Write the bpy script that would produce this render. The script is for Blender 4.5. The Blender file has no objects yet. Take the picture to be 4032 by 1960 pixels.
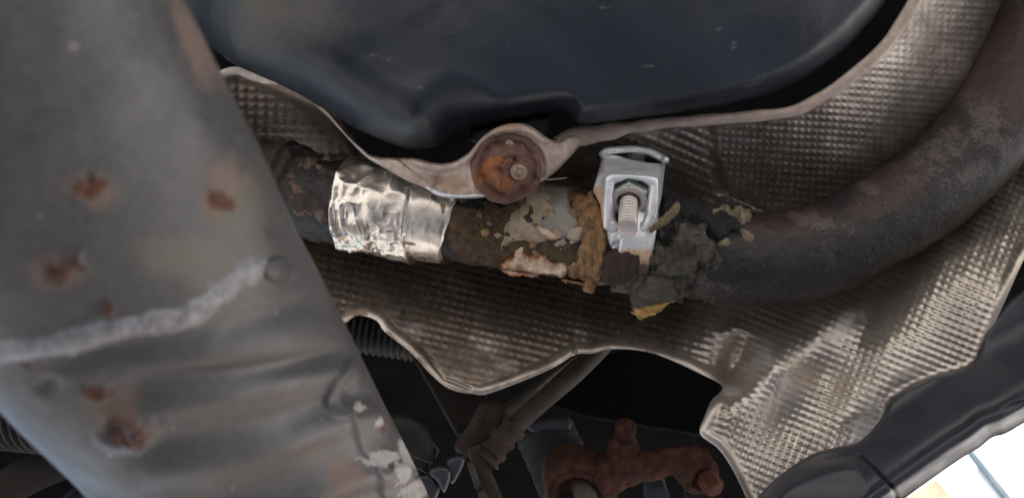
import bpy, math, random
import numpy as np
from mathutils import Matrix, Vector
from mathutils.bvhtree import BVHTree

random.seed(4)
RNG = np.random.default_rng(7)
sc = bpy.context.scene
R_ = math.radians

# ------------------------------------------------------------------ camera, sky, sun, exposure
PITCH = R_(155.0)                                   # lying on the ground, looking steeply up under the car
CAM = np.array([0.0, 0.0, 0.30])
K = 2.0 * math.tan(R_(33.0)) / 4032.0               # metres per photo pixel at one metre
ROT = np.array(Matrix.Rotation(PITCH, 3, 'X'))
cam = bpy.data.cameras.new('camera')
cam_o = bpy.data.objects.new('camera', cam)
sc.collection.objects.link(cam_o)
cam_o.location = CAM
cam_o.rotation_euler = (PITCH, 0, 0)
cam.sensor_width = 36.0
cam.lens = 18.0 / math.tan(R_(33.0))
cam.clip_start = 0.01
cam.clip_end = 400.0
cam.dof.use_dof = True
cam.dof.focus_distance = 0.40
cam.dof.aperture_fstop = 10.5
sc.camera = cam_o

SUN_EL, SUN_AZ = R_(47.0), R_(200.0)                # azimuth measured from +Y towards +X
world = bpy.data.worlds.new('World')
sc.world = world
world.use_nodes = True
wn = world.node_tree
wn.nodes.clear()
sky = wn.nodes.new('ShaderNodeTexSky')
sky.sky_type = 'NISHITA'
sky.sun_disc = False
sky.sun_elevation = SUN_EL
sky.sun_rotation = SUN_AZ
sky.dust_density = 2.0
bg = wn.nodes.new('ShaderNodeBackground')
bg.inputs['Strength'].default_value = 0.13
wo = wn.nodes.new('ShaderNodeOutputWorld')
wn.links.new(sky.outputs[0], bg.inputs[0])
wn.links.new(bg.outputs[0], wo.inputs[0])
sun = bpy.data.lights.new('sun', 'SUN')
sun.energy = 3.2
sun.angle = R_(0.5)
sun.color = (1.0, 0.93, 0.84)
sun_o = bpy.data.objects.new('sun', sun)
sc.collection.objects.link(sun_o)
sdir = Vector((math.sin(SUN_AZ) * math.cos(SUN_EL), math.cos(SUN_AZ) * math.cos(SUN_EL), math.sin(SUN_EL)))
sun_o.rotation_euler = sdir.to_track_quat('Z', 'Y').to_euler()
sun_o.location = (0, 0, 5)
vs = sc.view_settings
vs.view_transform = 'Standard'
vs.look = 'None'
vs.exposure = 1.55
vs.gamma = 1.0
vs.use_curve_mapping = False
sc.render.engine = 'CYCLES'
sc.cycles.use_denoising = True
sc.cycles.max_bounces = 8
sc.cycles.diffuse_bounces = 5
sc.cycles.glossy_bounces = 5

# ------------------------------------------------------------------ numeric helpers
def P(px, py, d):
    """photo pixel at depth d (metres along the view axis) -> camera-frame point"""
    px, py, d = np.broadcast_arrays(np.asarray(px, float), np.asarray(py, float), np.asarray(d, float))
    return np.stack([(px - 2016) * K * d, -(py - 980) * K * d, -d], -1)

def proj(V):
    return 2016 + V[:, 0] / (-V[:, 2]) / K, 980 - V[:, 1] / (-V[:, 2]) / K

def to_world(V):
    return np.asarray(V) @ ROT.T + CAM

def smooth(x, a, b):
    t = np.clip((np.asarray(x, float) - a) / (b - a), 0, 1)
    return t * t * (3 - 2 * t)

def _hash(i, j, k, seed):
    n = (i * 374761393 + j * 668265263 + k * 2147483647 + seed * 1274126177) & 0xffffffff
    n = ((n ^ (n >> 13)) * 1274126177) & 0xffffffff
    n = (n ^ (n >> 16)) & 0xffffffff
    return n / 4294967295.0

def vnoise(x, y, z=0.0, seed=0):
    x, y, z = np.broadcast_arrays(np.asarray(x, float), np.asarray(y, float), np.asarray(z, float))
    xi, yi, zi = np.floor(x).astype(np.int64), np.floor(y).astype(np.int64), np.floor(z).astype(np.int64)
    fx, fy, fz = x - xi, y - yi, z - zi
    fx, fy, fz = [f * f * f * (f * (f * 6 - 15) + 10) for f in (fx, fy, fz)]
    r = 0
    for a in (0, 1):
        for b in (0, 1):
            for c in (0, 1):
                r = r + _hash(xi + a, yi + b, zi + c, seed) * (fx if a else 1 - fx) * (fy if b else 1 - fy) * (fz if c else 1 - fz)
    return r

def fbm(x, y, z=0.0, seed=0, octv=4):
    r, a, t = 0, 1.0, 0
    for o in range(octv):
        f = 2.03 ** o
        r = r + a * vnoise(np.asarray(x) * f, np.asarray(y) * f, np.asarray(z) * f, seed + o)
        t += a
        a *= 0.5
    return r / t

def curve(pts, n, closed=False):
    p = np.asarray(pts, float)
    if closed:
        p = np.vstack([p[-1], p, p[0], p[1]])
    else:
        p = np.vstack([2 * p[0] - p[1], p, 2 * p[-1] - p[-2]])
    m = len(p) - 3
    t = np.linspace(0, m, n, endpoint=not closed)
    i = np.minimum(t.astype(int), m - 1)
    f = (t - i)[:, None]
    a, b, c, d = p[i], p[i + 1], p[i + 2], p[i + 3]
    return 0.5 * (2 * b + (c - a) * f + (2 * a - 5 * b + 4 * c - d) * f ** 2 + (3 * b - a - 3 * c + d) * f ** 3)

def tps(ctrl):
    c = np.asarray(ctrl, float)
    q = c[:, :2] / 1000
    n = len(q)
    def U(r2):
        return np.where(r2 > 1e-12, r2 * np.log(r2 + 1e-12), 0)
    A = np.zeros((n + 3, n + 3))
    A[:n, :n] = U(((q[:, None] - q[None]) ** 2).sum(-1)) + np.eye(n) * 0.003
    A[:n, n] = 1
    A[:n, n + 1:] = q
    A[n:, :n] = A[:n, n:].T
    w = np.linalg.solve(A, np.concatenate([c[:, 2], [0, 0, 0]]))
    def f(x, y):
        x, y = np.asarray(x, float) / 1000, np.asarray(y, float) / 1000
        r = w[n] + w[n + 1] * x + w[n + 2] * y
        for k in range(n):
            r = r + w[k] * U((x - q[k, 0]) ** 2 + (y - q[k, 1]) ** 2)
        return r
    return f

def poly_sd(x, y, poly):
    """signed distance (inside positive) and nearest boundary point"""
    x, y = np.asarray(x, float), np.asarray(y, float)
    best = np.full(x.shape, 1e18)
    nx, ny = np.zeros_like(x), np.zeros_like(y)
    ins = np.zeros(x.shape, bool)
    m = len(poly)
    for i in range(m):
        ax, ay = poly[i]
        bx, by = poly[(i + 1) % m]
        dx, dy = bx - ax, by - ay
        t = np.clip(((x - ax) * dx + (y - ay) * dy) / (dx * dx + dy * dy + 1e-12), 0, 1)
        qx, qy = ax + t * dx, ay + t * dy
        dd = (x - qx) ** 2 + (y - qy) ** 2
        mk = dd < best
        best = np.where(mk, dd, best)
        nx, ny = np.where(mk, qx, nx), np.where(mk, qy, ny)
        c = (ay > y) != (by > y)
        with np.errstate(divide='ignore', invalid='ignore'):
            ins ^= c & (x < (bx - ax) * (y - ay) / (by - ay + 1e-15) + ax)
    d = np.sqrt(best)
    return np.where(ins, d, -d), nx, ny

def line_d(x, y, pts):
    """distance to an open polyline"""
    best = np.full(np.shape(x), 1e18)
    for (ax, ay), (bx, by) in zip(pts[:-1], pts[1:]):
        dx, dy = bx - ax, by - ay
        t = np.clip(((x - ax) * dx + (y - ay) * dy) / (dx * dx + dy * dy + 1e-12), 0, 1)
        best = np.minimum(best, (x - ax - t * dx) ** 2 + (y - ay - t * dy) ** 2)
    return np.sqrt(best)

def blobs(x, y, lst, rough=0.45, sc_=60.0, seed=3):
    """soft irregular spots: lst of (cx, cy, rx, ry, rotation in degrees)"""
    r = np.zeros(np.shape(x))
    n = fbm(x / sc_, y / sc_, 0, seed, 4) - 0.5
    for cx, cy, rx, ry, a in lst:
        ca, sa = math.cos(R_(a)), math.sin(R_(a))
        u = ((x - cx) * ca + (y - cy) * sa) / rx
        v = (-(x - cx) * sa + (y - cy) * ca) / ry
        r = np.maximum(r, 1 - np.sqrt(u * u + v * v) + n * 2 * rough)
    return np.clip(r * 1.3, 0, 1)

# ------------------------------------------------------------------ objects
ORIG = {}
def empty(name, at, label, cat, group=None):
    o = bpy.data.objects.new(name, None)
    sc.collection.objects.link(o)
    w = to_world(np.asarray(at)[None])[0]
    o.location = w
    o.empty_display_size = 0.01
    ORIG[o.name] = w
    tag(o, label, cat, group)
    return o

def tag(o, label=None, cat=None, group=None, kind=None):
    if label: o['label'] = label
    if cat: o['category'] = cat
    if group: o['group'] = group
    if kind: o['kind'] = kind
    return o

def mesh(name, V, F, mat, parent=None, smooth_=True, attrs=None, world_space=False):
    """V camera-frame vertices, F a quad array (last column -1 for triangles) or list of faces"""
    W = np.asarray(V, float) if world_space else to_world(V)
    org = ORIG[parent.name] if parent else W.mean(0)
    me = bpy.data.meshes.new(name)
    L = W - org
    if isinstance(F, np.ndarray):
        n = len(F)
        me.vertices.add(len(L))
        me.vertices.foreach_set('co', L.ravel())
        me.loops.add(n * 4)
        me.loops.foreach_set('vertex_index', F.ravel().astype(np.int32))
        me.polygons.add(n)
        me.polygons.foreach_set('loop_start', np.arange(0, n * 4, 4, dtype=np.int32))
        me.update(calc_edges=True)
    else:
        me.from_pydata([tuple(v) for v in L], [], [tuple(f) for f in F])
    me.validate()
    me.polygons.foreach_set('use_smooth', np.full(len(me.polygons), smooth_))
    for k, a in (attrs or {}).items():
        at = me.attributes.new(k, 'FLOAT', 'POINT')
        at.data.foreach_set('value', np.asarray(a, np.float32))
    me.materials.append(mat)
    o = bpy.data.objects.new(name, me)
    sc.collection.objects.link(o)
    if parent:
        o.parent = parent
    else:
        o.location = org
    ORIG[o.name] = org
    return o

def join_geo(parts):
    Vs, Fs, n = [], [], 0
    for V, F in parts:
        Vs.append(V)
        Fs.append(F + n)
        n += len(V)
    return np.vstack(Vs), np.vstack(Fs)

def sheet(outline, dfun, step, thick=0.001, n_out=None, closed_curve=True):
    """solid sheet whose front is a relief d(px,py,sd) inside an outline; returns V, F, px, py, sd (front then back)"""
    poly = curve(outline, n_out or max(60, len(outline) * 5), True) if closed_curve else np.asarray(outline, float)
    x0, y0 = poly.min(0) - step
    x1, y1 = poly.max(0) + step
    xs, ys = np.arange(x0, x1 + step, step), np.arange(y0, y1 + step, step)
    X, Y = np.meshgrid(xs, ys)
    sd, bx, by = poly_sd(X, Y, poly)
    ins = sd > 0
    cell = ins[:-1, :-1] | ins[1:, :-1] | ins[:-1, 1:] | ins[1:, 1:]
    used = np.zeros_like(ins)
    used[:-1, :-1] |= cell; used[1:, :-1] |= cell; used[:-1, 1:] |= cell; used[1:, 1:] |= cell
    X, Y = np.where(ins, X, bx), np.where(ins, Y, by)
    sd = np.where(ins, sd, 0)
    idx = -np.ones(ins.shape, int)
    idx[used] = np.arange(used.sum())
    x, y, s = X[used], Y[used], sd[used]
    d = dfun(x, y, s)
    ii, jj = np.nonzero(cell)
    F = np.stack([idx[ii, jj], idx[ii + 1, jj], idx[ii + 1, jj + 1], idx[ii, jj + 1]], 1)
    V = P(x, y, d)
    n = len(V)
    # boundary edges
    E = np.vstack([F[:, [0, 1]], F[:, [1, 2]], F[:, [2, 3]], F[:, [3, 0]]])
    key = np.sort(E, 1)
    key = key[:, 0].astype(np.int64) * (n + 1) + key[:, 1]
    u, inv, cnt = np.unique(key, return_inverse=True, return_counts=True)
    B = E[cnt[inv] == 1]
    side = np.stack([B[:, 1], B[:, 0], B[:, 0] + n, B[:, 1] + n], 1)
    VB = V.copy()
    VB[:, 2] -= thick
    Vall = np.vstack([V, VB])
    Fall = np.vstack([F, F[:, ::-1] + n, side])
    return Vall, Fall, np.tile(x, 2), np.tile(y, 2), np.tile(s, 2)

def frames(C):
    T = np.gradient(C, axis=0)
    T /= np.linalg.norm(T, axis=1)[:, None]
    N = np.zeros_like(T)
    ref = np.array([0, 0, 1.0])
    if abs(T[0] @ ref) > 0.9:
        ref = np.array([0, 1.0, 0])
    v = ref - T[0] * (T[0] @ ref)
    N[0] = v / np.linalg.norm(v)
    for i in range(1, len(C)):
        v = N[i - 1] - T[i] * (N[i - 1] @ T[i])
        N[i] = v / np.linalg.norm(v)
    return T, N, np.cross(T, N)

def tube(C, rad, seg=32, cap=True, disp=None):
    """swept tube; rad scalar or per station; disp(station index array, angle array) extra radius"""
    C = np.asarray(C, float)
    n = len(C)
    T, N, B = frames(C)
    r = np.broadcast_to(np.asarray(rad, float), (n,))
    a = np.linspace(0, 2 * math.pi, seg, endpoint=False)
    rr = np.repeat(r[:, None], seg, 1)
    if disp is not None:
        rr = rr + disp(np.arange(n)[:, None] * np.ones((1, seg)), np.ones((n, 1)) * a[None])
    V = C[:, None] + rr[..., None] * (np.cos(a)[None, :, None] * N[:, None] + np.sin(a)[None, :, None] * B[:, None])
    V = V.reshape(-1, 3)
    i, j = np.meshgrid(np.arange(n - 1), np.arange(seg), indexing='ij')
    i, j = i.ravel(), j.ravel()
    j2 = (j + 1) % seg
    F = np.stack([i * seg + j, i * seg + j2, (i + 1) * seg + j2, (i + 1) * seg + j], 1)
    if cap:
        c0, c1 = len(V), len(V) + 1
        V = np.vstack([V, C[0], C[-1]])
        k = np.arange(0, seg, 2)
        F = np.vstack([F, np.stack([np.full(len(k), c0), (k + 2) % seg, (k + 1) % seg, k], 1),
                       np.stack([np.full(len(k), c1), (n - 1) * seg + k, (n - 1) * seg + (k + 1) % seg, (n - 1) * seg + (k + 2) % seg], 1)])
    return V, F

def lathe(p0, axis, prof, seg=32, phase=0.0):
    """profile list of (t along axis, radius)"""
    ax = np.asarray(axis, float)
    ax = ax / np.linalg.norm(ax)
    ref = np.array([0, 1.0, 0]) if abs(ax[1]) < 0.9 else np.array([1.0, 0, 0])
    n1 = ref - ax * (ax @ ref)
    n1 /= np.linalg.norm(n1)
    n2 = np.cross(ax, n1)
    a = np.linspace(0, 2 * math.pi, seg, endpoint=False) + phase
    V = []
    for t, r in prof:
        V.append(np.asarray(p0) + ax * t + r * (np.cos(a)[:, None] * n1 + np.sin(a)[:, None] * n2))
    V = np.vstack(V)
    n = len(prof)
    i, j = np.meshgrid(np.arange(n - 1), np.arange(seg), indexing='ij')
    i, j = i.ravel(), j.ravel()
    j2 = (j + 1) % seg
    F = np.stack([i * seg + j, i * seg + j2, (i + 1) * seg + j2, (i + 1) * seg + j], 1)
    return V, F

def bvh_of(V, F):
    return BVHTree.FromPolygons([tuple(v) for v in V], [tuple(int(q) for q in f) for f in F])

def patch(outline, bvh, thick, step=6.0, edge=14.0, rough=0.0, rsc=30.0, seed=1, closed_curve=True, lump=0.0, lsc=40.0, dfall=0.41, ridge=False, sty=1.0):
    """a lump of stuff lying on a surface: grid over the outline dropped on the surface and raised along its normal"""
    poly = curve(outline, max(48, len(outline) * 5), True) if closed_curve else np.asarray(outline, float)
    m = edge + rough * 1.2 + step
    x0, y0 = poly.min(0) - m
    x1, y1 = poly.max(0) + m
    X, Y = np.meshgrid(np.arange(x0, x1 + step, step), np.arange(y0, y1 + step, step))
    sd, _, _ = poly_sd(X, Y, poly)
    sd = sd + (fbm(X / rsc, Y / rsc, 0.3, seed, 4) - 0.5) * 2 * rough
    h = thick * smooth(sd, -edge * 0.3, edge) - 0.0006 * (1 - smooth(sd, -edge, 0))
    if lump:
        nn = fbm(X / lsc, Y * sty / lsc, 1.7, seed + 9, 4)
        if ridge:
            wq = (vnoise(X / lsc * .7, Y / lsc * .7, 4.1, seed) - .5) * 1.4
            nn = 0.55 * (1 - np.abs(2 * vnoise(X / lsc + wq, Y / lsc - wq, 1.7, seed + 9) - 1)) + 0.25 * np.abs(2 * vnoise(X / lsc * 2.3, Y / lsc * 2.3 + wq, 2.7, seed + 3) - 1) + 0.2 * nn
        h = h + smooth(sd, 0, edge * 1.5) * lump * (nn - 0.4)
    keep = sd > -edge
    cell = keep[:-1, :-1] & keep[1:, :-1] & keep[:-1, 1:] & keep[1:, 1:]
    used = np.zeros_like(keep)
    used[:-1, :-1] |= cell; used[1:, :-1] |= cell; used[:-1, 1:] |= cell; used[1:, 1:] |= cell
    idx = -np.ones(keep.shape, int)
    idx[used] = np.arange(used.sum())
    x, y, hh, ss = X[used], Y[used], h[used], sd[used]
    D = P(x, y, 1.0)
    V = np.zeros_like(D)
    ok = np.ones(len(D), bool)
    last = None
    for i in range(len(D)):
        dv = Vector(D[i]).normalized()
        loc, nor, fi, dist = bvh.ray_cast(Vector((0, 0, 0)), dv)
        if loc is None or loc.z < -dfall - 0.05:
            V[i] = P(x[i], y[i], last if last else dfall)
            if last is None:
                ok[i] = False
            continue
        last = -loc.z
        if nor.dot(dv) > 0:
            nor = -nor
        V[i] = np.array(loc) + np.array(nor) * hh[i]
    ii, jj = np.nonzero(cell)
    F = np.stack([idx[ii, jj], idx[ii + 1, jj], idx[ii + 1, jj + 1], idx[ii, jj + 1]], 1)
    F = F[ok[F].all(1)]
    return V, F, x, y, ss

# ------------------------------------------------------------------ materials
def S(r, g, b):
    f = lambda c: (c / 255 / 12.92) if c <= 10 else ((c / 255 + 0.055) / 1.055) ** 2.4
    return (f(r), f(g), f(b), 1.0)

def material(name, base, rough=0.5, metal=0.0, var=0.25, vscale=120.0, col2=None, bump=0.0, bscale=400.0, layers=(), spec=0.5, rvar=0.12, coat=0.0, bump2=0.0, b2scale=60.0):
    m = bpy.data.materials.new(name)
    m.use_nodes = True
    nt = m.node_tree
    N, L = nt.nodes, nt.links
    bs = N['Principled BSDF']
    tc = N.new('ShaderNodeTexCoord')
    def noise(scale, detail=6, rough_=0.6, dist=0.0):
        n = N.new('ShaderNodeTexNoise')
        n.inputs['Scale'].default_value = scale
        n.inputs['Detail'].default_value = detail
        n.inputs['Roughness'].default_value = rough_
        n.inputs['Distortion'].default_value = dist
        L.new(tc.outputs['Object'], n.inputs['Vector'])
        return n.outputs['Fac']
    def maprange(v, a, b, c, d):
        r = N.new('ShaderNodeMapRange')
        r.inputs[1].default_value, r.inputs[2].default_value = a, b
        r.inputs[3].default_value, r.inputs[4].default_value = c, d
        L.new(v, r.inputs[0])
        return r.outputs[0]
    def mixc(f, a, b):
        x = N.new('ShaderNodeMix')
        x.data_type = 'RGBA'
        L.new(f, x.inputs[0])
        for s, q in ((x.inputs[6], a), (x.inputs[7], b)):
            if isinstance(q, tuple): s.default_value = q
            else: L.new(q, s)
        return x.outputs[2]
    def mixf(f, a, b):
        x = N.new('ShaderNodeMix')
        L.new(f, x.inputs[0])
        for s, q in ((x.inputs[2], a), (x.inputs[3], b)):
            if isinstance(q, (int, float)): s.default_value = q
            else: L.new(q, s)
        return x.outputs[0]
    n1 = noise(vscale)
    c2 = col2 or tuple([c * (1 - var) for c in base[:3]] + [1.0])
    cb = base if col2 else tuple([min(1, c * (1 + var * 0.6)) for c in base[:3]] + [1.0])
    col = mixc(maprange(n1, 0.32, 0.68, 0, 1), c2, cb)
    rg = maprange(noise(vscale * 2.3, 4), 0.3, 0.7, max(0.02, rough - rvar), min(1, rough + rvar))
    mt = None
    for i, ly in enumerate(layers):
        at = N.new('ShaderNodeAttribute')
        at.attribute_name = ly['attr']
        nn = noise(ly.get('ns', 500.0), 8, 0.68, ly.get('dist', 0.0))
        ad = N.new('ShaderNodeMath')
        ad.operation = 'MULTIPLY_ADD'
        L.new(nn, ad.inputs[0])
        na = ly.get('na', 0.8)
        ad.inputs[1].default_value = na * 2.4
        L.new(at.outputs['Fac'], ad.inputs[2])
        lo = ly.get('lo', 0.75)
        hi = ly.get('hi', lo + 0.2)
        f = maprange(ad.outputs[0], lo + na * 0.7, hi + na * 0.7, 0, ly.get('op', 1.0))
        lc = ly['col']
        if 'col2' in ly:
            lc = mixc(maprange(noise(ly.get('cs', 300.0), 6), 0.35, 0.65, 0, 1), ly['col'], ly['col2'])
        col = mixc(f, col, lc)
        rg = mixf(f, rg, ly.get('rough', 0.85))
        mt = mixf(f, metal if mt is None else mt, ly.get('metal', 0.0))
    L.new(col, bs.inputs['Base Color'])
    L.new(rg, bs.inputs['Roughness'])
    if mt is None: bs.inputs['Metallic'].default_value = metal
    else: L.new(mt, bs.inputs['Metallic'])
    bs.inputs['Specular IOR Level'].default_value = spec
    bs.inputs['Coat Weight'].default_value = coat
    prev = None
    for st, s_ in ((bump, bscale), (bump2, b2scale)):
        if st:
            b = N.new('ShaderNodeBump')
            b.inputs['Strength'].default_value = st
            b.inputs['Distance'].default_value = 0.35 / s_
            L.new(noise(s_, 6, 0.62), b.inputs['Height'])
            if prev: L.new(prev, b.inputs['Normal'])
            prev = b.outputs['Normal']
    if prev: L.new(prev, bs.inputs['Normal'])
    return m

RUST = S(118, 66, 40)
RUST_D = S(66, 42, 34)
RUST_O = S(168, 96, 44)
M = {}
M['concrete'] = material('concrete_ground', (0.37, 0.355, 0.34, 1), 0.9, vscale=3.0, var=0.2, bump=0.4, bscale=40)
M['black_under'] = material('black_underseal', (0.0045, 0.0045, 0.005, 1), 0.9, vscale=25, var=0.4, spec=0.08, bump=0.6, bscale=120)
M['tank'] = material('tank_plastic', (0.014, 0.020, 0.031, 1), 0.42, var=0.25, vscale=18, bump=0.12, bscale=700, rvar=0.1, bump2=0.1, b2scale=30,
    layers=[dict(attr='scuff', col=(0.22, 0.23, 0.26, 1), rough=0.6, ns=1500, na=0.7, lo=0.95, hi=1.3, op=0.45),
            dict(attr='ground_sheen', col=(0.085, 0.075, 0.065, 1), rough=0.75, ns=60, na=0.6, lo=0.7, hi=1.5, op=0.8)])  # second layer: brownish reflection of the ground, put in as colour
M['shield'] = material('heat_shield_aluminium', S(190, 181, 172), 0.43, 0.88, var=0.2, vscale=45, bump=0.15, bscale=900, rvar=0.1,
    layers=[dict(attr='dirt', col=S(80, 68, 57), col2=S(112, 99, 88), rough=0.46, metal=0.6, ns=160, na=0.5, lo=0.55, hi=1.15, op=0.9),
            dict(attr='chalk', col=S(168, 166, 166), rough=0.7, metal=0.2, ns=320, na=0.9, lo=0.8, hi=1.5, op=0.5),
            dict(attr='rust', col=S(120, 84, 58), rough=0.8, metal=0.0, ns=500, na=0.8, lo=0.95, hi=1.25, op=0.7)])
M['rim'] = material('shield_hem_aluminium', S(176, 160, 150), 0.5, 0.55, var=0.2, vscale=90, bump=0.3, bscale=500,
    layers=[dict(attr='rust', col=S(150, 112, 84), col2=S(176, 150, 126), rough=0.8, ns=220, na=0.7, lo=0.6, hi=1.1, op=0.85),
            dict(attr='bare', col=S(214, 216, 222), rough=0.35, metal=0.8, ns=700, na=0.6, lo=0.8, hi=1.1)])  # last layer: bluish edge highlight put into the colour
M['pipe'] = material('exhaust_steel', S(31, 28, 28), 0.46, 0.2, var=0.4, vscale=110, bump=0.9, bscale=700, bump2=0.3, b2scale=140,
    layers=[dict(attr='purple', col=S(52, 34, 31), col2=S(66, 48, 46), rough=0.5, metal=0.2, ns=180, na=0.9, lo=0.8, hi=1.2, op=0.9),
            dict(attr='brown', col=S(58, 46, 30), col2=S(104, 80, 56), rough=0.9, ns=350, na=0.8, lo=0.7, hi=1.0, cs=260),
            dict(attr='rust', col=S(104, 66, 42), col2=S(136, 90, 52), rough=0.9, ns=420, na=0.9, lo=0.85, hi=1.4, op=0.85),
            dict(attr='soot', col=S(22, 21, 23), rough=0.95, ns=260, na=0.7, lo=0.6, hi=1.2),
            dict(attr='pale', col=S(96, 85, 84), rough=0.6, metal=0.2, ns=520, na=1.5, lo=0.9, hi=1.7, op=0.7)])
M['sleeve'] = material('rusty_sleeve', S(58, 48, 46), 0.75, 0.1, var=0.35, vscale=110, bump=0.9, bscale=450, bump2=0.6, b2scale=160,
    layers=[dict(attr='rust', col=S(104, 78, 66), col2=S(120, 100, 92), rough=0.9, ns=400, na=0.9, lo=0.85, hi=1.15)])
M['foil'] = material('aluminium_foil', S(236, 227, 215), 0.31, 0.97, var=0.08, vscale=90, bump=0.12, bscale=260, rvar=0.1,
    layers=[dict(attr='dull', col=S(150, 138, 128), rough=0.5, metal=0.7, ns=300, na=0.5, lo=0.6, hi=1.0, op=0.8),
            dict(attr='rust', col=S(150, 100, 50), rough=0.8, ns=800, na=0.8, lo=0.95, hi=1.2, op=0.8)])
M['beam'] = material('beam_paint', S(78, 76, 77), 0.44, 0.05, spec=0.5, var=0.07, vscale=30, bump=0.15, bscale=300, rvar=0.12,
    layers=[dict(attr='grit', col=S(60, 58, 58), rough=0.7, ns=900, na=0.8, lo=0.6, hi=1.1, op=0.22),
            dict(attr='grit', col=S(122, 118, 116), rough=0.7, ns=500, na=0.8, lo=0.66, hi=1.1, op=0.18),
            dict(attr='olive', col=S(108, 102, 92), rough=0.6, ns=50, na=0.6, lo=0.6, hi=1.4, op=0.8),
            dict(attr='rustwide', col=S(126, 104, 92), rough=0.8, ns=120, na=0.7, lo=0.65, hi=1.3, op=0.75),
            dict(attr='rust', col=S(104, 66, 46), col2=S(74, 50, 42), rough=0.9, ns=420, na=0.7, lo=0.6, hi=1.05, cs=260, op=0.9),
            dict(attr='dark', col=S(46, 47, 52), rough=0.6, ns=120, na=0.5, lo=0.65, hi=1.2, op=0.85),
            dict(attr='chip', col=S(190, 190, 198), rough=0.4, metal=0.3, ns=900, na=0.5, lo=0.8, hi=1.15, op=0.8),
            dict(attr='flake', col=S(184, 172, 164), col2=S(150, 150, 150), rough=0.7, ns=420, na=1.1, lo=0.98, hi=1.06, dist=1.0)])
M['weld'] = material('weld_bead', S(142, 140, 144), 0.5, 0.25, var=0.5, vscale=300, bump=0.8, bscale=600)
M['zinc'] = material('zinc_plate', S(232, 235, 238), 0.32, 0.5, var=0.10, vscale=200, bump=0.08, bscale=600, rvar=0.06,
    layers=[dict(attr='stain', col=S(196, 150, 96), rough=0.7, ns=500, na=0.7, lo=0.7, hi=1.1, op=0.8),
            dict(attr='dark', col=S(74, 64, 54), rough=0.8, metal=0.1, ns=400, na=0.5, lo=0.6, hi=1.0, op=0.95)])
M['steel'] = material('bright_steel', S(200, 192, 186), 0.34, 0.7, var=0.12, vscale=500, bump=0.1, bscale=900,
    layers=[dict(attr='groove', col=S(52, 48, 44), rough=0.7, ns=900, na=0.05, lo=0.35, hi=0.8)])
M['nut'] = material('zinc_nut', S(150, 160, 152), 0.32, 0.7, var=0.2, vscale=300)
M['fastener'] = material('rusty_fastener', S(104, 76, 68), 0.8, 0.1, var=0.3, vscale=180, bump=0.7, bscale=600,
    layers=[dict(attr='orange', col=S(148, 92, 54), col2=S(116, 70, 42), rough=0.9, ns=350, na=0.9, lo=0.6, hi=1.2, cs=400),
            dict(attr='grey', col=S(146, 134, 118), rough=0.6, metal=0.3, ns=500, na=0.6, lo=0.8, hi=1.1)])
M['tape_grey'] = material('grey_tape', S(136, 132, 124), 0.5, 0.3, var=0.2, vscale=160, bump=0.4, bscale=300)
M['paste_beige'] = material('beige_paste', S(172, 160, 142), 0.7, 0, col2=S(128, 108, 84), vscale=160, bump=0.9, bscale=600)
M['paste_cream'] = material('cream_paste', S(216, 200, 180), 0.6, 0, col2=S(166, 142, 118), vscale=250, bump=0.5, bscale=500,
    layers=[dict(attr='rust', col=S(166, 96, 46), rough=0.8, ns=600, na=0.9, lo=0.9, hi=1.15)])
M['paste_brown'] = material('brown_sealant', S(158, 122, 82), 0.6, 0, col2=S(78, 56, 38), vscale=240, bump=0.7, bscale=450, spec=0.4)
M['bandage'] = material('sooty_bandage', S(84, 79, 69), 0.85, 0, col2=S(36, 35, 34), vscale=150, bump=0.9, bscale=500,
    layers=[dict(attr='yellow', col=S(186, 152, 88), col2=S(156, 116, 60), rough=0.7, ns=500, na=0.5, lo=0.6, hi=0.9)])
M['soot'] = material('soot', S(26, 25, 27), 0.9, 0, var=0.4, vscale=200, bump=0.8, bscale=500)
M['scale'] = material('rust_scale', S(88, 70, 46), 0.9, 0, col2=S(46, 38, 28), vscale=240, bump=0.9, bscale=600)
M['crust'] = material('cream_crust', S(122, 112, 90), 0.8, 0, var=0.45, vscale=300, bump=0.7, bscale=600)
M['straw'] = material('straw_strand', S(116, 100, 70), 0.75, 0, col2=S(78, 72, 56), vscale=200, bump=0.5, bscale=500)
M['rubber'] = material('black_rubber', (0.009, 0.0088, 0.0088, 1), 0.6, 0, spec=0.3, var=0.3, vscale=60, bump=0.2, bscale=500)
M['linecover'] = material('dusty_line', S(66, 60, 54), 0.75, 0.0, spec=0.3, var=0.4, vscale=80, bump=0.4, bscale=400)
M['bracket_rust'] = material('rusty_bracket', S(70, 57, 52), 0.85, 0.0, spec=0.3, col2=S(42, 34, 31), vscale=90, bump=0.6, bscale=400)
M['caliper_rust'] = material('rusty_caliper', S(88, 58, 46), 0.95, 0.0, spec=0.15, col2=S(42, 32, 31), vscale=150, bump=1.0, bscale=350)
M['caliper_orange'] = material('orange_rust', S(96, 58, 44), 0.9, 0.0, spec=0.2, col2=S(62, 40, 34), vscale=120, bump=0.6, bscale=300)
M['bush'] = material('grey_rubber_bush', S(44, 43, 45), 0.85, 0.0, spec=0.2, var=0.3, vscale=60, bump=0.4, bscale=300)
M['pad'] = material('blue_grey_pad', S(52, 55, 62), 0.8, 0.0, var=0.2, vscale=60)
M['sill'] = material('sill_plastic', (0.026, 0.028, 0.038, 1), 0.45, 0, var=0.2, vscale=30, bump=0.1, bscale=400)
M['tan'] = material('tan_liner', S(44, 40, 36), 0.8, 0.0, spec=0.2, var=0.3, vscale=40, bump=0.3, bscale=200)

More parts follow.
